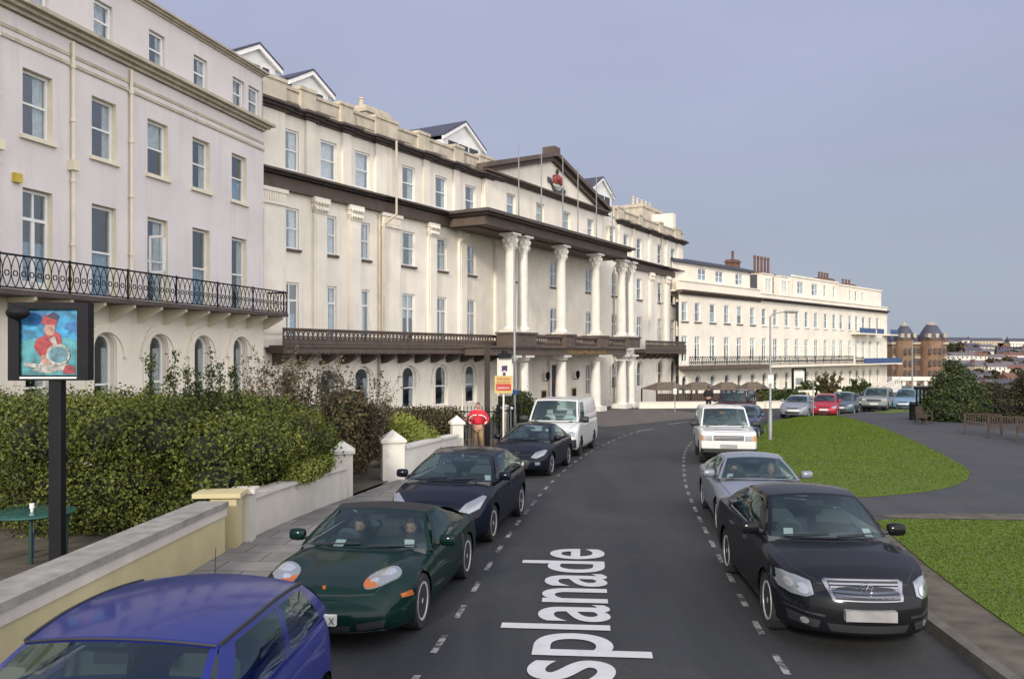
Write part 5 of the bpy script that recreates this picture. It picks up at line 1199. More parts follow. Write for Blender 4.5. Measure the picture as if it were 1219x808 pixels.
def frog_eyes(root, bvh, patch, k):
    for s in (-1, 1):
        def el(t, k=1.0, cx=.50, cy=.57):
            a, b_ = .27*k*math.cos(t), .135*k*math.sin(t)*(1.15-.25*math.cos(t)); th = -.42
            return (cx+a*math.cos(th)-b_*math.sin(th), cy+a*math.sin(th)+b_*math.cos(th))
        pts = [(a, s*y) for a, y in (el(2*math.pi*i/22) for i in range(22))]
        org = [(a, s*y) for a, y in [el(-1.25+i*2.1/10, .99) for i in range(11)]]
        patch('headlight', pts, M['lampglass'], axis='z', off=.014, step=.04)
        patch('indicator', org, M['orange'], axis='z', off=.018, step=.03)
        for (xx, yy, r) in ((.41,.61,.10),(.60,.52,.05)): patch('lamp_lens', [(a, s*(b_)) for a, b_ in circ(xx, yy, r)], M['lens'], axis='z', off=.018, step=.03)
box['extra'].append(frog_eyes)
make_car('roadster', 'dark green soft top roadster with oval headlamps and two people inside', 'car', box, (-1.06, 9.9, 0), 9.5, paintmat('dark_green_paint', (.002,.015,.012), .3, .28))
def swept(W, z0=.62, z1=.86): return [('headlight', [(W*.24,z0),(W*.33,z0-.02),(W*.43,z0+.06),(W*.46,z1-.02),(W*.42,z1),(W*.30,z0+.14)], 'lampglass', dict(mirror=True))]
h308 = dict(fo=.92, wb=2.61, ro=.75, W=1.82, H=1.50, tr=.32, near='L', wheel='seven', lean=.16, bow=.17, cf=.28,
  top=[(.92,.70),(.84,.78),(.4,.92),(0,1.0),(-.2,1.03),(-3.2,1.08),(-3.36,1.02)], drop=.08, leanr=.05,
  cab=dict(xa=.0, za=1.04, xb=-1.0, xr=-2.55, xd=-3.22, zd=1.08, wbf=1.02, wb=.84, wr=.63, side=[(.13,.44),(.46,.72),(.75,.90)], crown=.055, af=.05, ar=.09, sweep=.26),
  lines=[[(-.45,.35),(-.40,.98)],[(-1.45,.33),(-1.43,1.02)]], handles=[(-1.3,.86),(-2.2,.88)],
  patches=swept(1.82)+[('grille', [(-.40,.56),(.40,.56),(.45,.50),(.34,.30),(-.34,.30),(-.45,.50)], 'plastic'), ('fog_light', [(.58,.40),(.70,.42),(.72,.50),(.60,.50)], 'lampglass', dict(mirror=True)), ('bumper_strip', rect(-.40,.40,.56,.575), 'chrome')],
  extra=[badge('lion', 0, .68, .07), plate_at(.44, .52, .11), paper(.78,.06)])
make_car('parked_car', 'navy five door hatchback with swept headlamps behind the dark green roadster', 'car', h308, (-.32, 14.9, 0), 11.5, navy)
c307 = dict(fo=.88, wb=2.61, ro=.85, W=1.76, H=1.42, tr=.32, near='L', wheel='five', lean=.14, bow=.17, cf=.28,
  top=[(.88,.66),(.80,.74),(.4,.87),(0,.95),(-.3,.98),(-2.6,1.0),(-3.2,1.0),(-3.46,.92)], drop=.08, leanr=.05,
  cab=dict(xa=-.05, za=.98, xb=-1.05, xr=-2.15, xd=-2.95, zd=1.0, wb=.79, wr=.56, side=[(.13,.50),(.53,.74)], crown=.05, af=.04, ar=.09, sweep=.24),
  lines=[[(-.45,.35),(-.40,.92)],[(-1.75,.33),(-1.73,.96)]], handles=[(-1.55,.84)],
  patches=swept(1.76, .58, .78)+[('grille', [(-.36,.52),(.36,.52),(.42,.46),(.34,.28),(-.34,.28),(-.42,.46)], 'plastic'), ('fog_light', rect(.56,.68,.38,.46), 'lampglass', dict(mirror=True))],
  extra=[badge('lion', 0, .68, .08), plate_at(.42, .52, .11), paper(.80,.6,h=.06)])
make_car('parked_car', 'black coupe with large windscreen parked in front of the white van', 'car', c307, (1.15, 24.1, 0), 14.5, paintmat('blue_black_paint', (.006,.008,.014), .3, .3))
van = dict(fo=.88, wb=2.93, ro=1.02, W=1.97, H=1.98, tr=.335, clr=.26, near='L', wheel='steel', lean=.10, zn=.6, bow=.10, cf=.16, rf=.4, cr=.04, blackmirror=1, ms=1.5,
  top=[(.88,.92),(.80,.99),(.45,1.12),(.12,1.20),(-3.95,1.22)], drop=.04, side=[(0,.93),(.1,.985),(.3,1.0),(.7,1.0),(.93,.99),(1,.965)],
  cab=dict(xa=.22, za=1.20, xb=-.42, xr=-3.80, xd=-3.93, zd=1.22, wb=.945, wr=.80, sweep=.12, st=.05, rsw=.01, rt=.01, bd=.01, side=[(.04,.22)], crown=.03, af=.03, ar=.02, rearwin=(.8,.2,.8), mu=.02),
  lines=[[(-.15,.45),(-.15,1.15)],[(-1.15,.4),(-1.15,1.18)],[(-2.5,.4),(-2.5,1.7)],[(-1.2,1.0),(-2.5,1.0)]], handles=[(-1.0,1.05)],
  patches=[('headlight', [(.50,.72),(.88,.72),(.90,.86),(.80,.90),(.50,.84)], 'lampglass', dict(mirror=True)), ('grille', [(-.34,.82),(.34,.82),(.30,.70),(-.30,.70)], 'plastic'), ('bumper', rect(-.93,.93,.33,.62), 'plastic', dict(off=.05)), ('bonnet_emblem', [(-.06,.98),(.06,.98),(.06,1.06),(-.06,1.06)], mat('claret_emblem', (.20,.02,.05), .5))],
  extra=[plate_at(.44, .52, .11, 'plategrey', x_off=.09), paper(.72,.06), paper(.8,.04)], rearseat=False, seatmat='curtain')
make_car('delivery_van', 'white panel van with dark lower bumper parked in front of the hotel portico', 'van', van, (2.42, 29.6, 0), 14.5, WHITE)
# ---------------------------------------------------------------- plants
def leafcloud(name, pts, nrm, size, m, parent=None, asp=1.7, up=.0):
    pts = np.asarray(pts); n = len(pts)
    a = rng.normal(size=(n, 3)); 
    if nrm is not None: a = a*.75+np.asarray(nrm)
    a[:, 2] += up; a /= np.linalg.norm(a, axis=1)[:, None]
    r = rng.normal(size=(n, 3)); u = np.cross(a, r); u /= np.linalg.norm(u, axis=1)[:, None]; v = np.cross(a, u)
    s = (size*rng.uniform(.6, 1.4, n))[:, None]
    A = pts-u*s*asp*.5; B_ = pts+v*s*.5+a*s*.12; C_ = pts+u*s*asp*.5; D = pts-v*s*.5+a*s*.12
    V = np.stack([A, B_, C_, D], 1).reshape(-1, 3); me = bpy.data.meshes.new(name)
    me.vertices.add(len(V)); me.vertices.foreach_set('co', V.ravel()); me.loops.add(4*n); me.loops.foreach_set('vertex_index', np.arange(4*n))
    me.polygons.add(n); me.polygons.foreach_set('loop_start', np.arange(0, 4*n, 4)); me.update(calc_edges=True); me.materials.append(m)
    return link(name, me, parent)
def blob_plant(root, blobs, n, size, lm, core=M['hedgecore'], jitter=.16, cs=.86, part='foliage', stray=.04):
    area = np.array([b_[1]*b_[3]+b_[2]*b_[3]+b_[1]*b_[2] for b_ in blobs]); pr_ = area/area.sum(); P = []; Nn = []
    C_ = np.array([b_[0] for b_ in blobs]); R_ = np.array([b_[1:4] for b_ in blobs]); idx = rng.choice(len(blobs), n, p=pr_)
    d = rng.normal(size=(n, 3)); d /= np.linalg.norm(d, axis=1)[:, None]
    k = 1+rng.normal(size=n)*jitter*.6; k += (rng.random(n) < stray)*rng.random(n)*.35
    pts = C_[idx]+d*R_[idx]*k[:, None]; keep = np.ones(n, bool)
    for j in range(len(blobs)):
        q = np.linalg.norm((pts-C_[j])/R_[j], axis=1); keep &= (q > .84) | (idx == j)
    pts, d = pts[keep], d[keep]; ok = pts[:, 2] > (-SL*pts[:, 1]+.05); pts, d = pts[ok], d[ok]
    leafcloud(part, pts, d*.8, size, lm, root)
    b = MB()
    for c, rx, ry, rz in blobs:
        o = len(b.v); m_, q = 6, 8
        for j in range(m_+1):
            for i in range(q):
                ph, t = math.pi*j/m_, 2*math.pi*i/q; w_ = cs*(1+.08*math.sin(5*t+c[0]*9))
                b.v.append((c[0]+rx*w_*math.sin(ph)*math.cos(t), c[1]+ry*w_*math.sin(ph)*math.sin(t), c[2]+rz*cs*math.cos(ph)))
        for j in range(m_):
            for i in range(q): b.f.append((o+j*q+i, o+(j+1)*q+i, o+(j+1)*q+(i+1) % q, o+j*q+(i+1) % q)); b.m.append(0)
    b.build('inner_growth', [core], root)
def ropy(root, base, h, spread, n_st, m_leaf, nl, ls, rr=.02, bend=.3, fill=.35, side=.18):
    b = MB(); P = []
    for s in range(n_st):
        a = random.uniform(0, 6.28); tip = Vector(base)+Vector((math.cos(a)*spread*random.uniform(.2, 1), math.sin(a)*spread*random.uniform(.2, 1)*.7, h*random.uniform(.7, 1.05)))
        p0 = Vector(base)+Vector((random.uniform(-.15, .15), random.uniform(-.15, .15), 0)); pts = []
        for k in range(6):
            t = k/5; q = p0.lerp(tip, t)+Vector((math.sin(t*3+a)*bend*.3, math.cos(t*2.5+a)*bend*.3, 0)); pts.append(q)
        for k in range(5): b.tube(pts[k], pts[k+1], rr*(1-k*.17), 4, r1=rr*(1-(k+1)*.17))
        for k in range(4):
            q0 = pts[2].lerp(pts[5], random.random()); q1 = q0+Vector((random.uniform(-1, 1), random.uniform(-1, 1), random.uniform(.1, 1)))*h*side; b.tube(q0, q1, rr*.35, 3, r1=rr*.15)
            for _ in range(int(nl*.12)): P.append(q0.lerp(q1, random.random()**.6)+Vector(rng.normal(size=3))*.05)
        for _ in range(int(nl*.5)):
            t = fill+(1-fill)*random.random(); k = min(4, int(t*5)); q = pts[k].lerp(pts[k+1], t*5-k); P.append(q+Vector(rng.normal(size=3))*.04)
    b.build('stems', [M['bark']], root); leafcloud('foliage', [tuple(p) for p in P], None, ls, m_leaf, root)
def E(name, x, y, label, cat, group=None, h=0): return empty(name, (0, 0, 0), label, cat, 0, group)
# big hedge on the left behind the cream wall
root = E('hedge', 0, 0, 'tall dense green hedge behind the cream garden wall under the left terrace', 'hedge')
bl = []
def wlx(y): return interp([(p[1], p[0]) for p in WL], y)
for i in range(19):
    x = -14.2+i*.45
    for z in (.35, 1.0, 1.62): bl.append(((x+random.uniform(-.1, .1), 15.3+random.uniform(-.12, .12)+(.9 if x < -9 else 0), z-.25+random.uniform(-.18, .18)), random.uniform(.42, .66), random.uniform(.35, .72), random.uniform(.4, .58)))
    bl.append(((x, 16.1, 1.68+random.uniform(-.16, .18)), .6, .7, .45)); bl.append(((x+.2, 17.2, 1.66+random.uniform(-.1, .1)), .6, .7, .45))
for i in range(12):
    y = 14.6+i*.40; x = wlx(y)-.75
    for z in (.5, 1.05, 1.55): bl.append(((x+random.uniform(-.1, .1)-.1*(z > 1.2)-.28*(z < .9), y, z-.2+random.uniform(-.08, .08)), .50, .5, .45))
    bl.append(((x+.42, y+.1, 1.22+random.uniform(-.06, .1)), .36, .4, .30)) if 15 < y < 18.6 else None
    bl.append(((x-.9, y, 1.62+random.uniform(-.08, .08)), .6, .55, .42)); bl.append(((x-1.8, y+.3, 1.66), .65, .6, .42))
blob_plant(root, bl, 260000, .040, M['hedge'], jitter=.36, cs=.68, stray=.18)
for j, (px, top, Y) in enumerate(((179,412,16.2),(205,420,16.6),(221,421,16.4),(250,419,16.6),(263,428,16.3),(277,424,16.8),(235,440,16.2))):
    r_ = E('tall_shrub', 0, 0, 'upright leafy shoot standing up out of the green hedge', 'shrub', 'upright shoots above the hedge')
    x = at(px, Y); zt = CAMZ+(HZ-top)/F*Y; ropy(r_, (x, Y, 1.6), zt-1.6, .05, 3, M['dgreen'], 130, .036, .010, .05, .1, .035)
for j, (px, Y, h, zt, lab) in enumerate(((322,19.5,1.2,430,'sparse brown twiggy shrub rising behind the hedge'),(365,20.5,1.3,432,'bushy straw coloured shrub behind the right end of the hedge'),(425,22.0,1.2,448,'thin bare shrub with few leaves in front of the hotel arches'))):
    r_ = E('garden_shrub', 0, 0, lab, 'shrub'); x = at(px, Y); z1 = CAMZ+(HZ-zt)/F*Y; ropy(r_, (x, Y, gz(Y)+.3), z1-gz(Y)-.3, 1.1, 34, M['drab'], 85, .045, .014, .4, .45)
r_ = E('flowering_bush', 0, 0, 'small yellow leaved plant spilling over the off white wall', 'bush')
blob_plant(r_, [((wlx(y)-.12, y, z), .28, .6, .2) for y, z in ((17.0,.62),(17.45,.65),(17.9,.68))], 5000, .035, M['yleaf'], core=M['hedgecore'], stray=.15)
r_ = E('climbing_shrub', 0, 0, 'russet and green shrubbery along the path inside the white gateway', 'shrub')
blob_plant(r_, [((at(px, Y), Y, z), .55, .5, .5) for px, Y, z in ((400,20.6,.6),(402,20.8,1.2),(415,21.9,.5),(418,22.2,1.1),(428,23.6,.5),(440,25.2,.6),(437,25.0,1.0),(410,21.0,1.6))], 11000, .055, M['rleaf'])
r_ = E('round_bush', 0, 0, 'rounded yellow green bush behind the white wall between two pointed pillars', 'bush')
blob_plant(r_, [((at(px, 25.6), 25.6+dy, z), rx, .55, .45) for px, dy, z, rx in ((462,0,.45,.5),(480,.1,.55,.7),(497,0,.42,.6),(480,-.1,.1,.9),(478,.3,.72,.5))], 12000, .045, M['yleaf'], core=M['yleaf'])
r_ = E('hedge', 0, 0, 'low russet brown beech hedge in front of the black railings', 'hedge')
blob_plant(r_, [((at(px, 28.5), 28.5+random.uniform(-.1, .1), z), .55, .4, .45) for px in range(395, 538, 14) for z in (.15, .75)], 16000, .055, M['rleaf'])
r_ = E('garden_shrub', 0, 0, 'small green bushes behind the grey pole beside the white van', 'shrub')
blob_plant(r_, [((at(px, 36), 36, z), .45, .4, .5) for px, z in ((600,.3),(606,.9),(618,.4),(628,.5),(634,.2),(622,.9))], 5000, .06, M['dgreen'])
r_ = E('evergreen_bush', 0, 0, 'broad pointed green evergreen behind the wooden benches', 'bush')
bl = []
for k in range(9):
    z = -.4+k*.33; rr = 1.75*(1-k/10.5)**.8
    for j in range(max(1, int(6*(1-k/9)))): a = j*2*math.pi/max(1, int(6*(1-k/9)))+k; bl.append(((at(1137, 48)+math.cos(a)*rr*.55, 48+math.sin(a)*rr*.55, z), rr*.55+.15, rr*.55+.15, .42))
blob_plant(r_, bl, 22000, .085, M['dgreen'], jitter=.3, stray=.1)
b = MB(); b.tube((at(1137,48), 48, -1), (at(1137,48), 48, 1.6), .12, 6, r1=.04); b.build('trunk', [M['bark']], r_)
for q, (px, Y, hh, lm, lab) in enumerate(((1180,49,2.0,'yew','dusky brown green bush right of the pointed evergreen'),(1222,47,2.1,'yew','dark bush at the right edge of the picture behind the benches'),(1262,46,2.2,'dgreen','green bush beyond the right edge of the benches'))):
    r_ = E('garden_bush', 0, 0, lab, 'bush'); bl = []
    for k in range(26):
        a = random.uniform(0, 6.28); rr = random.uniform(0, 1.3); z = random.uniform(-.6, hh-.7*rr); bl.append(((at(px, Y)+math.cos(a)*rr, Y+math.sin(a)*rr*.7, z-.5), random.uniform(.45, .75), .55, random.uniform(.4, .6)))
    blob_plant(r_, bl, 17000, .09, M[lm], jitter=.35, stray=.12)
for px0, px1, Y, z, lm, lab in ((905,957,69,.0,'dgreen','clipped green hedge behind the low pale wall before the far terrace'),(1030,1052,74,-.1,'dgreen','dark green shrubs by the pale steps at the end of the far terrace')):
    r_ = E('garden_hedge', 0, 0, lab, 'hedge'); blob_plant(r_, [((at(px, Y), Y, z-.9+dz), .5, .5, .45) for px in range(px0, px1, 7) for dz in (0, .5)], 6000, .12, M[lm])
for px, Y, h, lab in ((962,70,1.9,'palm like shrub by the white board of the far terrace'),(985,71,2.3,'spreading reddish shrub in front of the far pale terrace'),(1003,72,1.5,'small rounded shrub right of the reddish one before the far terrace'),(1022,73,2.0,'spiky dark shrub beside the far entrance steps')):
    r_ = E('garden_shrub', 0, 0, lab, 'shrub'); ropy(r_, (at(px, Y), Y, gz(Y)), h, 1.0, 26, M['dgreen'] if px != 985 else M['rleaf'], 90, .13, .02, .4, .3)
# ---------------------------------------------------------------- walls, pillars, railings
def run_wall(pts, th, h, cop, m, cm, nm, label, hb=None, jo=.9):
    r_ = E(nm, 0, 0, label, 'wall'); b = MB(); c = MB(); bk = offset(pts, -th)
    def sec(B_, q, z0, z1): B_.prism(q, z0, z1, 0, lambda x, y, z: (x, y, gz(y)+z))
    fr, bk2 = offset(pts, .06), offset(pts, -th-.05)
    for i in range(len(pts)-1):
        sec(b, [pts[i], pts[i+1], bk[i+1], bk[i]], -.2, h-cop); sec(c, [fr[i], fr[i+1], bk2[i+1], bk2[i]], h-cop+.001, h)
    b.build('wall_body', [m], r_, fix=True); c.build('coping', [cm], r_, fix=True); return r_
wl1 = [p for p in WL if p[1] <= 13.75]; wl2 = [p for p in WL if 14.2 <= p[1] <= 19.3]; wl3 = [p for p in WL if 22.7 <= p[1] <= 27.2]
r1_ = run_wall(wl1, .38, .93, .09, M['wallcream'], M['coping'], 'garden_wall', 'long cream painted garden wall with grey stone coping beside the pavement')
b = MB(); fr, bb = offset(wl1, .03), offset(wl1, -.01)
for i in range(len(wl1)-1): b.prism([fr[i], fr[i+1], bb[i+1], bb[i]], .70, .838, 0, lambda x, y, z: (x, y, gz(y)+z))
b.build('band', [M['wallwhite']], r1_, fix=True)
run_wall(wl2, .25, .86, .07, M['wallwhite'], M['wallwhite'], 'garden_wall', 'off white garden wall between the cream pillar and the pointed white pillar')
run_wall(wl3, .25, .95, .07, M['white'], M['white'], 'garden_wall', 'white painted garden wall in front of the yellow green bush')
def pillar(x, y, s, h, cap, m, label, rot=.1, slab=False):
    r_ = empty('gate_pillar', (x, y, gz(y)+.1), label, 'pillar', rot); b = MB(); b.box(-s/2, s/2, -s/2, s/2, -.2, h); b.build('shaft', [m], r_)
    b = MB(); e = s/2+.05
    if slab: b.box(-e-.22, e+.03, -e-.02, e+.02, h+.001, h+.075)
    else:
        b.box(-e, e, -e, e, h+.001, h+.07); b.add([(-e, -e, h+.071), (e, -e, h+.071), (e, e, h+.071), (-e, e, h+.071), (0, 0, h+.07+cap)], [(0, 1, 4), (1, 2, 4), (2, 3, 4), (3, 0, 4), (3, 2, 1, 0)])
    b.build('cap', [m], r_)
pillar(-4.74, 13.95, .42, .85, 0, M['wallcream'], 'cream square pillar with flat cap at the end of the cream wall', .08, True)
pillar(-4.60, 14.42, .34, .84, .02, M['wallwhite'], 'off white square pillar right behind the cream pillar', .1)
pillar(-3.95, 19.55, .48, 1.0, .22, M['white'], 'white pointed gate pillar on the near side of the gateway', .2)
pillar(-3.2, 22.5, .58, 1.0, .26, M['white'], 'wide white pointed gate pillar on the far side of the gateway', .25)
pillar(-1.80, 27.4, .36, 1.15, .22, M['white'], 'slim white pointed pillar at the end of the white wall near the man in red', .3)
pillar(at(603, 31.5), 31.5, .28, 1.45, .1, M['white'], 'narrow white post beneath the for sale board', .3)
def railing(pts, h, sp, label, nm='iron_railing', z0=0, r=.011, finial=True):
    r_ = E(nm, 0, 0, label, 'railing'); b = MB(); 
    for i in range(len(pts)-1):
        a, c = Vector((*pts[i], 0)), Vector((*pts[i+1], 0)); n = max(1, int((c-a).length/sp))
        for k in range(n):
            p = a.lerp(c, k/n); z = gz(p.y)+z0; b.tube((p.x, p.y, z), (p.x, p.y, z+h), r, 4)
            if finial: b.tube((p.x, p.y, z+h), (p.x, p.y, z+h+.1), r*2.2, 4, r1=.002)
    b.build('bars', [M['iron']], r_); b = MB()
    for i in range(len(pts)-1):
        for z in (.15, h-.12): p, q = pts[i], pts[i+1]; b.tube((p[0], p[1], gz(p[1])+z0+z), (q[0], q[1], gz(q[1])+z0+z), .022, 4)
    b.build('rails', [M['iron']], r_)
railing([(-7.5,30.6),(-4,30.6),(-.55,30.4),(.0,31.6),(.35,33.0)], 1.62, .13, 'black iron railings with spikes behind the man in the red jacket')
railing([(25.5,45.5),(34,43.6)], 1.1, .14, 'dark iron railings between the right hand bushes and the benches', finial=False)
sheet('garden', [(-6.0,-12)]+[(x-.2, y) for x, y in WL if y < 34]+[(1.0,35.5),(-9,37),(-12,30),(-13,20),(-14.5,8),(-19,-12)], .10, M['verge'])
# low white wall before the hotel gardens
for pts, h, lab in (([(9.8,64.6),(15,65.4),(19.4,64.6)], .45, 'low cream front wall of the hotel garden beyond the road'), ([(19.6,64.7),(26.5,67.8),(33,72.5),(39,77.5)], .5, 'low pale wall running in front of the far terrace')):
    r_ = E('front_wall', 0, 0, lab, 'wall'); b = MB(); q = offset(pts, -.3); c = MB(); q2, q3 = offset(pts, .04), offset(pts, -.34)
    for i in range(len(pts)-1): b.prism([pts[i], pts[i+1], q[i+1], q[i]], -.3, h, 0, lambda x, y, z: (x, y, gz(y)+z)); c.prism([q2[i], q2[i+1], q3[i+1], q3[i]], h+.001, h+.07, 0, lambda x, y, z: (x, y, gz(y)+z))
    b.build('wall_body', [M['cream2']], r_, fix=True); c.build('coping', [M['white']], r_, fix=True)
for px, lab in ((955,'left pale gate pier beside the green hedge of the far terrace'),(963,'right pale gate pier beside the white board of the far terrace'),(994,'wide pale gate pier near the reddish shrub'),(1034,'pale gate pier nearest the far steps')):
    Y = 69+(px-955)*.06; b = MB(); x = at(px, Y); b.box(x-.35, x+.35, Y-.3, Y+.3, gz(Y)-.1, gz(Y)+1.15); b.box(x-.42, x+.42, Y-.37, Y+.37, gz(Y)+1.151, gz(Y)+1.3); tag(b.build('gate_pier', [M['cream2']]), lab, 'pier')
# gazebos
for px, w_, Y, lab in ((793,3.0,68.5,'leftmost brown canvas gazebo in front of the hotel'),(832,2.6,68.8,'second brown canvas gazebo from the left before the hotel'),(865,2.1,69,'third brown canvas gazebo, behind the maroon vehicle'),(896,1.9,69.5,'rightmost and smallest brown canvas gazebo before the far terrace')):
    x = at(px, Y); r_ = empty('gazebo', (x, Y, gz(Y)), lab, 'gazebo', .25); b = MB(); h = w_/2+.12; e0, e1 = 1.38, 1.98
    b.add([(-h, -h, e0), (h, -h, e0), (h, h, e0), (-h, h, e0), (-h*.42, 0, e1), (h*.42, 0, e1)], [(0, 1, 5, 4), (1, 2, 5), (2, 3, 4, 5), (3, 0, 4), (3, 2, 1, 0)]); b.build('canopy', [M['canvas']], r_)
    b = MB()
    for k in range(int(w_/.2)): a = -w_/2+k*w_/int(w_/.2); b.box(a, a+w_/int(w_/.2)-.015, -w_/2-.02, -w_/2, .0, 1.12)
    b.build('front_screen', [M['wood']], r_)
    for sx_ in (-1, 1):
        for sy_ in (-1, 1): b = MB(); b.box(sx_*w_/2-.05, sx_*w_/2+.05, sy_*w_/2-.05, sy_*w_/2+.05, 0, 1.375); b.build('post', [M['wood']], r_)
    b = MB(); b.lathe([(.32, 0), (.32, .05), (.02, .34)], 12, (w_*.28, -h*.9, 1.42)) ; b.build('round_vent', [M['lead']], r_)
# entrance board of the far terrace
r_ = empty('notice_board', (at(951, 70), 70, gz(70)), 'white board in a tall black frame before the far terrace', 'sign', .3); b = MB()
for x in (-.6, .6): b.box(x-.06, x+.06, -.08, .08, 0, 3.0)
b.box(-.66, .66, -.08, .08, 3.0, 3.12); b.build('frame', [M['iron']], r_); b = MB(); b.box(-.5, .5, -.05, .05, 1.6, 2.85); b.build('board', [M['white']], r_); b = MB(); b.box(-.34, .34, -.06, -.051, 1.75, 2.3); b.build('panel', [M['grey_metal']], r_)
# ---------------------------------------------------------------- street furniture
def lamp(px, Y, h, arm, label, base=True):
    x = at(px, Y); r_ = empty('street_lamp' if arm else 'street_pole', (x, Y, gz(Y)+.1), label, 'street lamp' if arm else 'pole'); b = MB(); b.lathe([(.075, 0), (.075, 1.2), (.05, 1.25), (.036, h)], 12); b.build('column', [M['grey_metal']], r_, smooth=50)
    if arm:
        b = MB(); P = [(0, 0, h-.02), (.10, 0, h+.10), (.35, 0, h+.17), (.75, 0, h+.2)]; b.path(P, .025, 6); b.build('arm', [M['grey_metal']], r_); b = MB(); b.lathe([(.01, -.32), (.10, -.2), (.13, .1), (.08, .28), (.01, .32)], 10); 
        b.v = [(.85+z_, y_*.9, h+.2+x_*.5) for x_, y_, z_ in b.v]; b.build('lantern', [M['grey_metal']], r_, smooth=60)
    else: b = MB(); b.lathe([(.06, 0), (.06, .04), (.01, .08)], 8, (0, 0, h)); b.build('cap', [M['grey_metal']], r_)
    return r_
r_ = lamp(612.5, 32, 7.95, False, 'tall plain grey pole beside the white van and the for sale board')
b = MB(); b.box(-.14, .14, -.10, -.085, 2.0, 2.16); b.build('parking_plate', [mat('blue_plate', (.03,.12,.35), .5)], r_)
r_ = lamp(917, 34.6, 5.1, True, 'slim grey street lamp with arm reaching right, on the far tip of the lawn')
b = MB(); b.box(-.12, .12, -.08, -.07, 2.35, 2.7); b.build('plate', [M['plate']], r_)
for px, Y, h, lab in ((803.5,60,2.2,'thin grey sign post with small white plate before the gazebos'),(968,52,2.4,'thin pale post rising beside the red hatchback')):
    x = at(px, Y); r_ = empty('sign_post', (x, Y, gz(Y)), lab, 'sign post'); b = MB(); b.tube((0, 0, 0), (0, 0, h), .035, 8); b.build('pole', [M['grey_metal']], r_)
    if px < 900: b = MB(); b.box(-.13, .13, -.05, -.04, 1.25, 1.65); b.build('plate', [M['plate']], r_)
# tall brown post
b = MB(); x = at(580, 30.9); b.box(x-.10, x+.10, 30.8, 31.0, gz(31), CAMZ+.012*31); b.box(x-.13, x+.13, 30.77, 31.03, CAMZ+.012*31+.001, CAMZ+.012*31+.06); tag(b.build('timber_post', [mat('dark_stained_timber', (.035,.026,.022), .8)]), 'tall thick dark brown post standing in the railings by the man in red', 'post')
# hotel board
Y = 31.2; x = at(600.5, Y); r_ = empty('hotel_sign', (x, Y, gz(Y)), 'white hotel board with small dark emblem and black lamp hood on top', 'sign', .08)
b = MB(); b.box(-.27, .27, 0, .05, 2.05, 3.45); b.build('board', [M['white']], r_); b = MB(); b.box(-.25, .25, -.16, .08, 3.46, 3.62); b.lathe([(.14, 0), (.08, .12)], 10, (0, -.02, 3.62)); b.build('lamp_hood', [M['iron']], r_)
b = MB(); b.prism([(-.10, 2.95), (.0, 3.0), (.10, 2.95), (.11, 3.18), (-.1, 3.16)], -.012, -.004, 0, lambda a, z, y: (a, y, z)); b.box(-.06, .04, -.01, -.003, 2.78, 2.92); b.build('emblem', [mat('purple_emblem', (.06,.02,.09), .6)], r_)
for sx_ in (-.2, .2): b = MB(); b.box(sx_-.03, sx_+.03, .05, .1, 0, 3.4); b.build('post', [M['iron']], r_)
Y = 30.7; x = at(599.5, Y); r_ = empty('estate_agent_sign', (x, Y, gz(Y)), 'yellow and red for sale board below the white hotel board', 'sign', .06); YEL = mat('sign_yellow', (.52,.38,.13), .6); RED = mat('sign_red', (.42,.03,.03), .6)
b = MB(); b.box(-.33, .33, 0, .03, 2.16, 2.80); b.build('board', [YEL], r_)
b = MB(); b.box(-.27, .27, -.008, -.002, 2.26, 2.50); b.build('red_panel', [RED], r_)
for tx, z, s_, m_ in (('FOR SALE', 2.64, .13, RED), ('REAL ESTATE', 2.53, .095, RED), ('Jacksons', 2.32, .15, M['plate'])):
    t = text_mesh('lettering', tx, s_, m_, r_, .002, .85); t.location = (0, -.012, z); t.rotation_euler = (math.pi/2, 0, 0)
b = MB(); b.box(-.03, .03, .03, .08, 0, 2.75); b.build('post', [M['white']], r_)
# pub sign
Y = 12.5; x = at(66, Y); r_ = empty('hanging_sign', (x, Y, gz(Y)+.1), 'black framed picture sign of a red coated drummer on a black post above the hedge', 'sign', .05)
zc = 3.22-gz(Y)-.1; b = MB(); b.box(-.09, .09, -.02, .14, 0, zc-.58); b.build('post', [M['iron']], r_)
b = MB(); xo = -.09
for q in ((-.58, -.42, -.58, .58), (.42, .58, -.58, .58), (-.42, .42, .48, .58), (-.42, .42, -.58, -.50)): b.box(xo+q[0], xo+q[1], -.04, .16, zc+q[2], zc+q[3])
b.box(xo-.44, xo+.44, .02, .12, zc-.52, zc+.5); b.build('frame', [M['iron']], r_)
pm_ = [mat('sky_blue', (.02,.20,.36), .5, var=.6, scale=9), mat('deep_blue', (.02,.12,.30), .5, var=.3, scale=8), mat('coat_red', (.28,.03,.04), .5, var=.5, scale=14), mat('flesh', (.34,.19,.14), .5, var=.4, scale=16), mat('drum_white', (.30,.29,.26), .5, var=.6, scale=16), mat('teal_field', (.05,.22,.25), .5, var=.5, scale=7), mat('navy_dark', (.02,.02,.05), .5), mat('drum_skin', (.08,.18,.22), .5, var=.5, scale=12)]
b = MB(); yy = [.019]
def pic(poly, mi):
    yy[0] -= .0012; n = len(poly); b.add([(xo+p*.42, yy[0], zc-.01+q*.49) for p, q in poly], [tuple(range(n))], mi)
pic([(-1,-1),(1,-1),(1,1),(-1,1)], 0); pic([(-1,-1),(1,-1),(1,.05),(.5,.15),(0,0),(-.5,.12),(-1,.02)], 5); pic([(-.9,.55),(-.2,.5),(-.1,.95),(-.7,.9)], 1); pic([(.5,.4),(.98,.3),(.98,.62),(.6,.6)], 1)
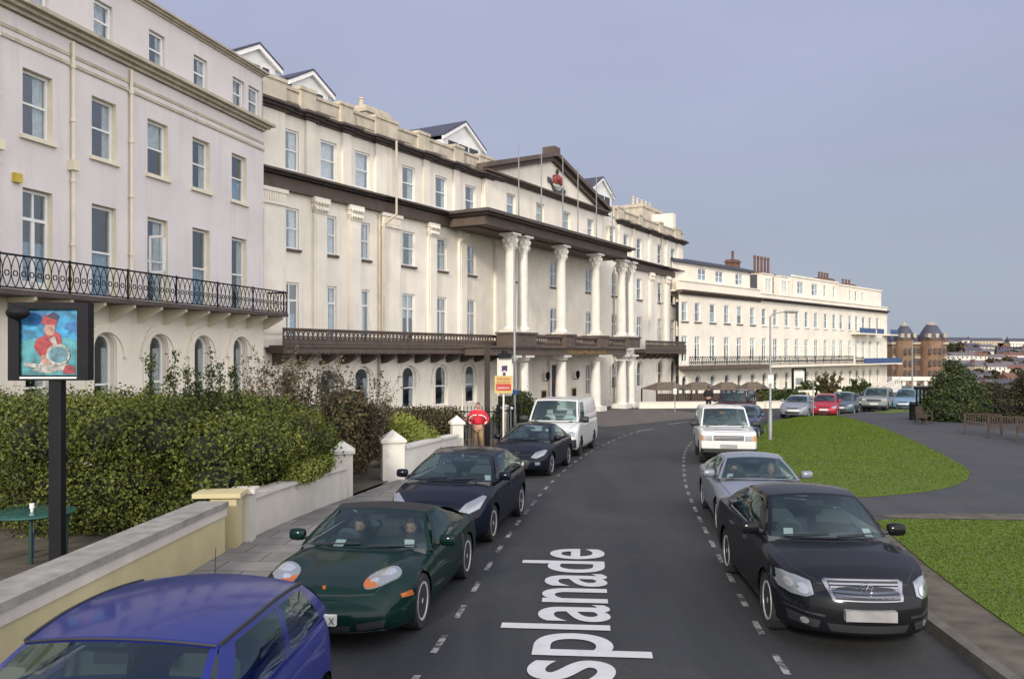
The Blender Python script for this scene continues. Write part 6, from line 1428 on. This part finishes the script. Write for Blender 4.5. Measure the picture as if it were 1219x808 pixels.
pic([(-.6,-.85),(-.1,-.95),(.7,-.8),(.5,-.55),(-.3,-.6)], 4); pic([(-.3,-.55),(.45,-.6),(.38,.0),(-.25,-.05)], 6)
pic([(-.55,-.15),(-.35,-.42),(.15,-.35),(.42,.0),(.35,.25),(.1,.38),(-.2,.2),(-.45,.1)], 2); pic([(-.2,.32),(-.05,.18),(.15,.22),(.2,.5),(.1,.62),(-.12,.6)], 3); pic([(-.28,.55),(.22,.52),(.3,.72),(.05,.88),(-.22,.78)], 2); pic([(-.1,.78),(.28,.66),(.34,.82),(.12,.92)], 6)
pic([(-.35,-.55),(-.1,-.7),(.1,-.62),(.0,-.42),(-.25,-.38)], 3); pic([(x_*.42+.30, y_*.33-.38) for x_, y_ in circ(0, 0, 1)], 4); pic([(x_*.34+.31, y_*.25-.38) for x_, y_ in circ(0, 0, 1)], 7); pic([(.45,-.95),(.9,-.95),(.85,-.72),(.55,-.7)], 2); pic([(-.9,-.72),(-.45,-.78),(-.4,-.66),(-.85,-.6)], 4); pic([(.0,.1),(.15,-.1),(.28,-.08),(.2,.2)], 4)
b.build('painted_picture', pm_, r_)
b = MB(); b.v = []; b.lathe([(.01, -.09), (.10, -.05), (.16, .02), (.17, .05), (.02, .07)], 14, (0, 0, 0)); b.v = [(xo-.36+x_*1.05, -.22+z_*.7, zc+.42+y_*.62) for x_, y_, z_ in b.v]; b.tube((xo-.42, -.2, zc+.46), (xo-.50, .02, zc+.56), .02, 6); b.build('lamp', [M['iron']], r_, smooth=50)
b = MB(); b.box(xo-.40, xo+.42, -.06, -.03, zc-.55, zc-.525); b.build('strip', [M['trim']], r_)
# table with parasol stub
Y = 13.1; x = at(38, Y); r_ = empty('garden_table', (x, Y, gz(Y)+.1), 'round dark green glass garden table with white centre pole behind the cream wall', 'table'); tg = mat('green_glass_top', (.03,.10,.09), .08, var=.1)
b = MB(); b.lathe([(.60, .70), (.62, .71), (.62, .725), (.60, .73)], 28); b.build('table_top', [tg], r_, smooth=40); b = MB(); b.tube((0, 0, 0), (0, 0, .40), .03, 8); b.build('pole_foot', [mat('blue_pole', (.03,.06,.2), .5)], r_); b = MB(); b.tube((0, 0, .40), (0, 0, .86), .022, 8); b.tube((0, 0, .78), (0, 0, .86), .035, 8); b.build('pole', [M['trim']], r_)
for a in (.5, 2.1, 3.6, 5.2): b = MB(); b.tube((math.cos(a)*.5, math.sin(a)*.5, .7), (math.cos(a)*.46, math.sin(a)*.46, 0), .03, 6); b.build('leg', [mat('green_leg', (.015,.05,.04), .5)], r_)
# benches
def bench(px, py, ang, lab, col='wood', L_=1.5, grp='wooden benches on the tarmac'):
    p = g(px, py); r_ = empty('park_bench', (p.x, p.y, gz(p.y)+.11), lab, 'bench', ang, grp); W_ = M['wood']
    for k in range(5): b = MB(); b.box(-L_/2, L_/2, -.22+k*.09, -.15+k*.09, .42, .445); b.build('seat_slat', [W_], r_)
    b = MB()
    for k in range(15): xx = -L_/2+.08+k*(L_-.16)/14; b.add([(xx-.02, .21, .46), (xx+.02, .21, .46), (xx+.02, .31, .86), (xx-.02, .31, .86), (xx-.02, .235, .46), (xx+.02, .235, .46), (xx+.02, .335, .86), (xx-.02, .335, .86)], [(0,1,2,3),(7,6,5,4),(0,3,7,4),(1,5,6,2)])
    b.box(-L_/2, L_/2, .29, .34, .86, .93); b.build('backrest', [W_], r_)
    for sx_ in (-1, 1):
        b = MB(); xx = sx_*(L_/2-.03); b.box(xx-.03, xx+.03, -.27, .26, .62, .66); b.build('armrest', [W_], r_)
        b = MB(); b.box(xx-.03, xx+.03, -.24, -.18, 0, .62); b.build('leg', [W_], r_); b = MB(); b.add([(xx-.03, .2, 0), (xx+.03, .2, 0), (xx+.03, .26, 0), (xx-.03, .26, 0), (xx-.03, .28, .9), (xx+.03, .28, .9), (xx+.03, .34, .9), (xx-.03, .34, .9)], [(0,3,2,1),(4,5,6,7),(0,1,5,4),(1,2,6,5),(2,3,7,6),(3,0,4,7)]); b.build('leg', [W_], r_)
        b = MB(); b.box(xx-.02, xx+.02, -.18, .2, .35, .41); b.build('side_rail', [W_], r_)
bench(1170, 520, -.50, 'left wooden bench of the row facing the lawn at the right edge'); bench(1200, 525, -.50, 'middle wooden bench of the row at the right edge'); bench(1236, 531, -.55, 'wooden bench cut off by the right edge of the picture')
bench(1101, 507, .9, 'lone wooden bench seen end on beside the black iron frame', L_=1.3)
p = g(1102, 502); r_ = empty('iron_shelter_frame', (p.x, p.y, gz(p.y)+.1), 'black iron frame with upright bars left of the evergreen', 'iron frame', .2)
for k in range(6): b = MB(); xx = -.6+k*.24; b.box(xx-.035, xx+.035, -.04, .04, 0, 1.75); b.build('upright', [M['iron']], r_)
b = MB(); b.box(-.7, .7, -.08, .08, 1.75, 1.92); b.build('crossbar', [M['iron']], r_); b = MB(); b.box(-.64, .64, -.03, .03, .8, .88); b.build('crossbar', [M['iron']], r_)
p = g(1087, 502); b = MB(); b.lathe([(.2, 0), (.22, .9), (.24, .92), (.18, 1.05)], 12, (p.x, p.y, gz(p.y)+.1)); tag(b.build('litter_bin', [M['iron']], smooth=50), 'black round bin at the edge of the tarmac beside the iron frame', 'bin')
b = MB(); p0, p1 = (at(1116,50), 50), (at(1172,43.5), 43.5); b.prism([p0, p1, (p1[0]+.3, p1[1]+.3), (p0[0]+.3, p0[1]+.3)], 0, .22, 0, lambda x, y, z: (x, y, gz(y)+z)); tag(b.build('bed_edging', [M['kerb']], fix=True), 'pale stone edging along the foot of the evergreen', 'edging')
# ---------------------------------------------------------------- standing people
def stander(px, Y, lab, ht, jm, tm, bag, stripe=None, ang=0, gap=0, hair='hair'):
    x = at(px, Y); z0 = gz(Y)+gap; root = empty('person', (x, Y, z0), lab, 'person', ang); s = ht/1.75
    def j(a, b_, c, r): return (a*s, b_*s, c*s, (r[0]*s, r[1]*s) if isinstance(r, tuple) else r*s)
    J = [j(0,0,.95,(.15,.11)), j(0,0,1.15,(.145,.10)), j(0,0,1.38,(.17,.11)), j(0,.01,1.50,.06), j(0,0,1.60,.055),
         j(.20,0,1.40,.065), j(.36,.03,1.15,.055), j(.20,-.12,1.0,.045), j(-.20,0,1.40,.065), j(-.36,.03,1.15,.055), j(-.20,-.12,1.0,.045),
         j(.10,0,.84,.09), j(.11,-.01,.48,.065), j(.12,.02,.09,.045), j(.13,-.14,.04,.04), j(-.10,0,.84,.09), j(-.11,-.01,.48,.065), j(-.12,.02,.09,.045), j(-.13,-.14,.04,.04)]
    Ed = [(0,1),(1,2),(2,3),(3,4),(2,5),(5,6),(6,7),(2,8),(8,9),(9,10),(0,11),(11,12),(12,13),(13,14),(0,15),(15,16),(16,17),(17,18)]
    skin_obj('body', J, Ed, M['skin'], root)
    def grow(k, ids, edges, m, nm):
        q = [(*J[i][:3], (J[i][3][0]*k+.012, J[i][3][1]*k+.012) if isinstance(J[i][3], tuple) else J[i][3]*k+.012) for i in ids]; mp_ = {i: n for n, i in enumerate(ids)}
        return skin_obj(nm, q, [(mp_[a], mp_[c]) for a, c in edges], m, root)
    jk = grow(1.38, [0,1,2,3,5,6,7,8,9,10], [(0,1),(1,2),(2,3),(2,5),(5,6),(6,7),(2,8),(8,9),(9,10)], jm, 'jacket')
    grow(1.18, [0,11,12,13,15,16,17], [(0,11),(11,12),(12,13),(0,15),(15,16),(16,17)], tm, 'trousers')
    grow(1.25, [13,14], [(13,14)], M['plastic'], 'shoe'); grow(1.25, [17,18], [(17,18)], M['plastic'], 'shoe')
    add_head(root, (0, -.01*s, 1.635*s), (0, -1), hair, 1.0*s)
    if stripe:
        b = MB(); 
        for sg in (-1, 1):
            P = [(sg*.03*s, -.185*s, 1.33*s), (sg*.12*s, -.185*s, 1.335*s), (sg*.22*s, -.155*s, 1.30*s), (sg*.30*s, -.13*s, 1.20*s)]; b.path(P, .018*s, 5)
            b.path([(sg*.32*s, -.14*s, 1.10*s), (sg*.25*s, -.19*s, 1.03*s)], .022*s, 5)
        b.build('jacket_stripe', [stripe], root)
    return root
stander(569, 29.4, 'man in a red jacket with white stripes and beige trousers by the railings', 1.74, mat('red_jacket', (.50,.012,.03), .75), mat('beige_trousers', (.34,.22,.12), .9), None, M['trim'], 0, .12, mat('dark_cap', (.05,.03,.03), .8))
stander(843.5, 61.5, 'figure dressed all in black walking in front of the hotel garden wall', 1.78, mat('black_coat', (.015,.015,.018), .9), mat('black_trousers', (.015,.015,.018), .9), None, None, 2.6, .0)
# ---------------------------------------------------------------- far brick hotel, bridge, town
gb = mat('orange_brick', (.22,.135,.085), .9, var=.2, scale=.3); gs = mat('pale_stone', (.38,.34,.26), .9, var=.15, scale=.3)
Y = 330; X0, X1 = at(1061, Y), at(1127, Y); r_ = empty('grand_hotel', (X0, Y, -26), 'large orange brick hotel with two dark domed towers, far beyond the terrace', 'building')
def loc(B_): B_.v = [(x-X0, y-Y, z+26) for x, y, z in B_.v]; return B_
b = MB(); b.box(at(1062,Y), X1, Y, Y+25, -28, CAMZ+.010*Y); loc(b).build('wall', [gb], r_)
b = MB(); zt = CAMZ+.010*Y; b.box(at(1062,Y)-.5, X1+.5, Y-.8, Y+25, zt, zt+1.0); 
for z in (zt-5.5, zt-14): b.box(at(1062,Y), X1, Y-.5, Y-.01, z, z+.9)
loc(b).build('stone_band', [gs], r_)
b = MB(); b.add([(at(1066,Y), Y+2, zt+1), (X1, Y+2, zt+1), (X1, Y+22, zt+1), (at(1066,Y), Y+22, zt+1), (at(1070,Y), Y+9, zt+4), (X1-2, Y+9, zt+4)], [(0,1,5,4),(1,2,5),(2,3,4,5),(3,0,4)]); loc(b).build('roof', [M['slate']], r_)
for px, rr in ((1075, 4.0), (1107, 5.0)):
    cx = at(px, Y); dz = rr/4
    b = MB(); b.lathe([(rr*.8, -28), (rr*.8, zt+1.5), (rr*.9, zt+1.8), (rr*.9, zt+2.2)], 12, (cx, Y-1, 0)); loc(b).build('tower', [gb], r_, smooth=30)
    b = MB(); b.lathe([(rr*.95, zt+2.2), (rr*.92, zt+3.2), (rr*.72, zt+5), (rr*.46, zt+6.8*min(1.05, dz)), (rr*.34, zt+7.1*min(1.05, dz))], 12, (cx, Y-1, 0)); o = loc(b).build('dome', [M['slate']], r_, smooth=40)
    b = MB(); b.lathe([(rr*.38, zt+7.1*min(1.05, dz)), (rr*.42, zt+7.6*min(1.05, dz)), (rr*.2, zt+7.9*min(1.05, dz)), (.12, zt+8.6), (.05, zt+10.5)], 10, (cx, Y-1, 0)); loc(b).build('lantern', [gs], r_)
    for k in range(3):
        b = MB(); q = cx+(k-1)*rr*.6; b.box(q-.6, q+.6, Y-1-rr*.98, Y-1-rr*.5, zt+2.6, zt+4.2); loc(b).build('dormer_window', [gs], r_)
for z in (zt-3.6, zt-8.2, zt-12.2, zt-17.5, zt-22):
    for k in range(11):
        q = at(1064.5+k*5.8, Y)
        if any(abs(q-at(px, Y)) < rr*.75 for px, rr in ((1075, 4), (1107, 5))): yf = Y-1-4.6
        else: yf = Y
        b = MB(); b.box(q-.55, q+.55, yf-.12, yf+.2, z, z+2.2); loc(b).build('window', [M['lead']], r_)
b = MB(); Yb = 180; b.box(at(1062,Yb), at(1118,Yb), Yb, Yb+2.5, CAMZ-.033*Yb, CAMZ-.0285*Yb); 
for k in range(5): q = at(1064+k*13, Yb); b.box(q-.35, q+.35, Yb+.3, Yb+2, -30, CAMZ-.033*Yb)
tag(b.build('footbridge', [M['white']]), 'pale straight footbridge deck in front of the brick hotel', 'bridge')
b = MB(); Yb = 120; q = at(1086, Yb); b.tube((q, Yb, -4), (q, Yb, CAMZ+.015*Yb), .14, 6, r1=.08); tag(b.build('mast', [M['grey_metal']]), 'tall thin pale mast standing before the brick hotel', 'mast')
hm = [mat('far_white', (.62,.60,.54), .9), mat('far_cream', (.45,.38,.27), .9), mat('far_brick', (.22,.12,.08), .9), mat('far_grey', (.20,.18,.17), .9)]; rm = [M['slate'], mat('tile_roof', (.14,.07,.05), .9), mat('grey_roof', (.12,.11,.12), .9)]
HM = {}
def far_h(x, y, w_, d_, h, mi, ri, ang, lab, grp, z=None):
    key = (w_, d_, h, mi, ri)
    if key not in HM:
        b = MB(); b.box(-w_/2, w_/2, -d_/2, d_/2, -6, h); me = b.mesh('wall', [hm[mi]]); b = MB(); b.add([(-w_/2-.4, -d_/2-.4, h), (w_/2+.4, -d_/2-.4, h), (w_/2+.4, d_/2+.4, h), (-w_/2-.4, d_/2+.4, h), (-w_/2-.4, 0, h+d_*.35), (w_/2+.4, 0, h+d_*.35)], [(0,1,5,4),(1,2,5),(2,3,4,5),(3,0,4),(3,2,1,0)]); r2 = b.mesh('roof', [rm[ri]])
        b = MB(); n = max(2, int(w_/3.2))
        for f_ in range(max(1, int(h/3))):
            for k in range(n): q = -w_/2+(k+.5)*w_/n; b.box(q-.5, q+.5, -d_/2-.06, -d_/2-.01, .9+f_*3, 2.4+f_*3)
        wn = b.mesh('windows', [M['lead']]); b = MB(); b.box(-w_/2, -w_/2+1, -.8, .8, h, h+d_*.35+1.5); HM[key] = (me, r2, wn, b.mesh('chimney', [M['brick']]))
    me, r2, wn, ch = HM[key]; o = empty('town_house', (x, y, terr(x, y) if z is None else z), lab, 'house', ang, grp); link('wall', me, o); link('roof', r2, o); link('window_row', wn, o)['kind'] = 'stuff'; link('chimney', ch, o)
k = 0
for i in range(120):
    Y = random.choice([470, 520, 560, 600, 650, 700, 750, 800, 850, 900]); px = random.uniform(1122, 1260); x = at(px, Y)+random.uniform(-4, 4)
    mi, ri = random.choice([0, 0, 0, 1, 2, 3]), random.choice([0, 0, 1, 2, 2]); w_ = random.choice([8, 14, 24])
    far_h(x, Y+random.uniform(-8, 8), w_, 8, random.choice([5, 6]), mi, ri, random.uniform(-.35, .35), 'small %s house on the far town hillside at the right' % ('white', 'cream', 'brick', 'grey')[mi], 'houses on the far hillside')
for px, w_, h_, mi, lab in ((1136,34,12,0,'long white terrace on the skyline, left one above the bushes'),(1172,38,13,1,'long cream terrace on the skyline, right of the white one'),(1212,26,11,0,'pale terrace on the skyline at the right edge'),(1192,14,10,2,'dark brick block on the skyline between two pale terraces')):
    Y = 960; far_h(at(px, Y), Y, w_, 10, h_, mi, 0, .0, lab, None)
for i in range(90):
    Y = random.uniform(470, 980); px = random.uniform(1118, 1260); x = at(px, Y); z = terr(x, Y); r_ = empty('distant_tree', (x, Y, z), 'small dark tree among the houses of the far hillside', 'tree', 0, 'trees on the far hillside')
    b = MB(); b.tube((0, 0, -1), (0, 0, 3), .4, 5); b.build('trunk', [M['bark']], r_); q = rng.normal(size=(240, 3)); q /= np.linalg.norm(q, axis=1)[:, None]; q = q*rng.uniform(.5, 1, (240, 1))**.4*np.array([4.5, 4.5, 3.2])+np.array([0, 0, 4.5]); leafcloud('crown', q, None, 1.4, M['yew'], r_)
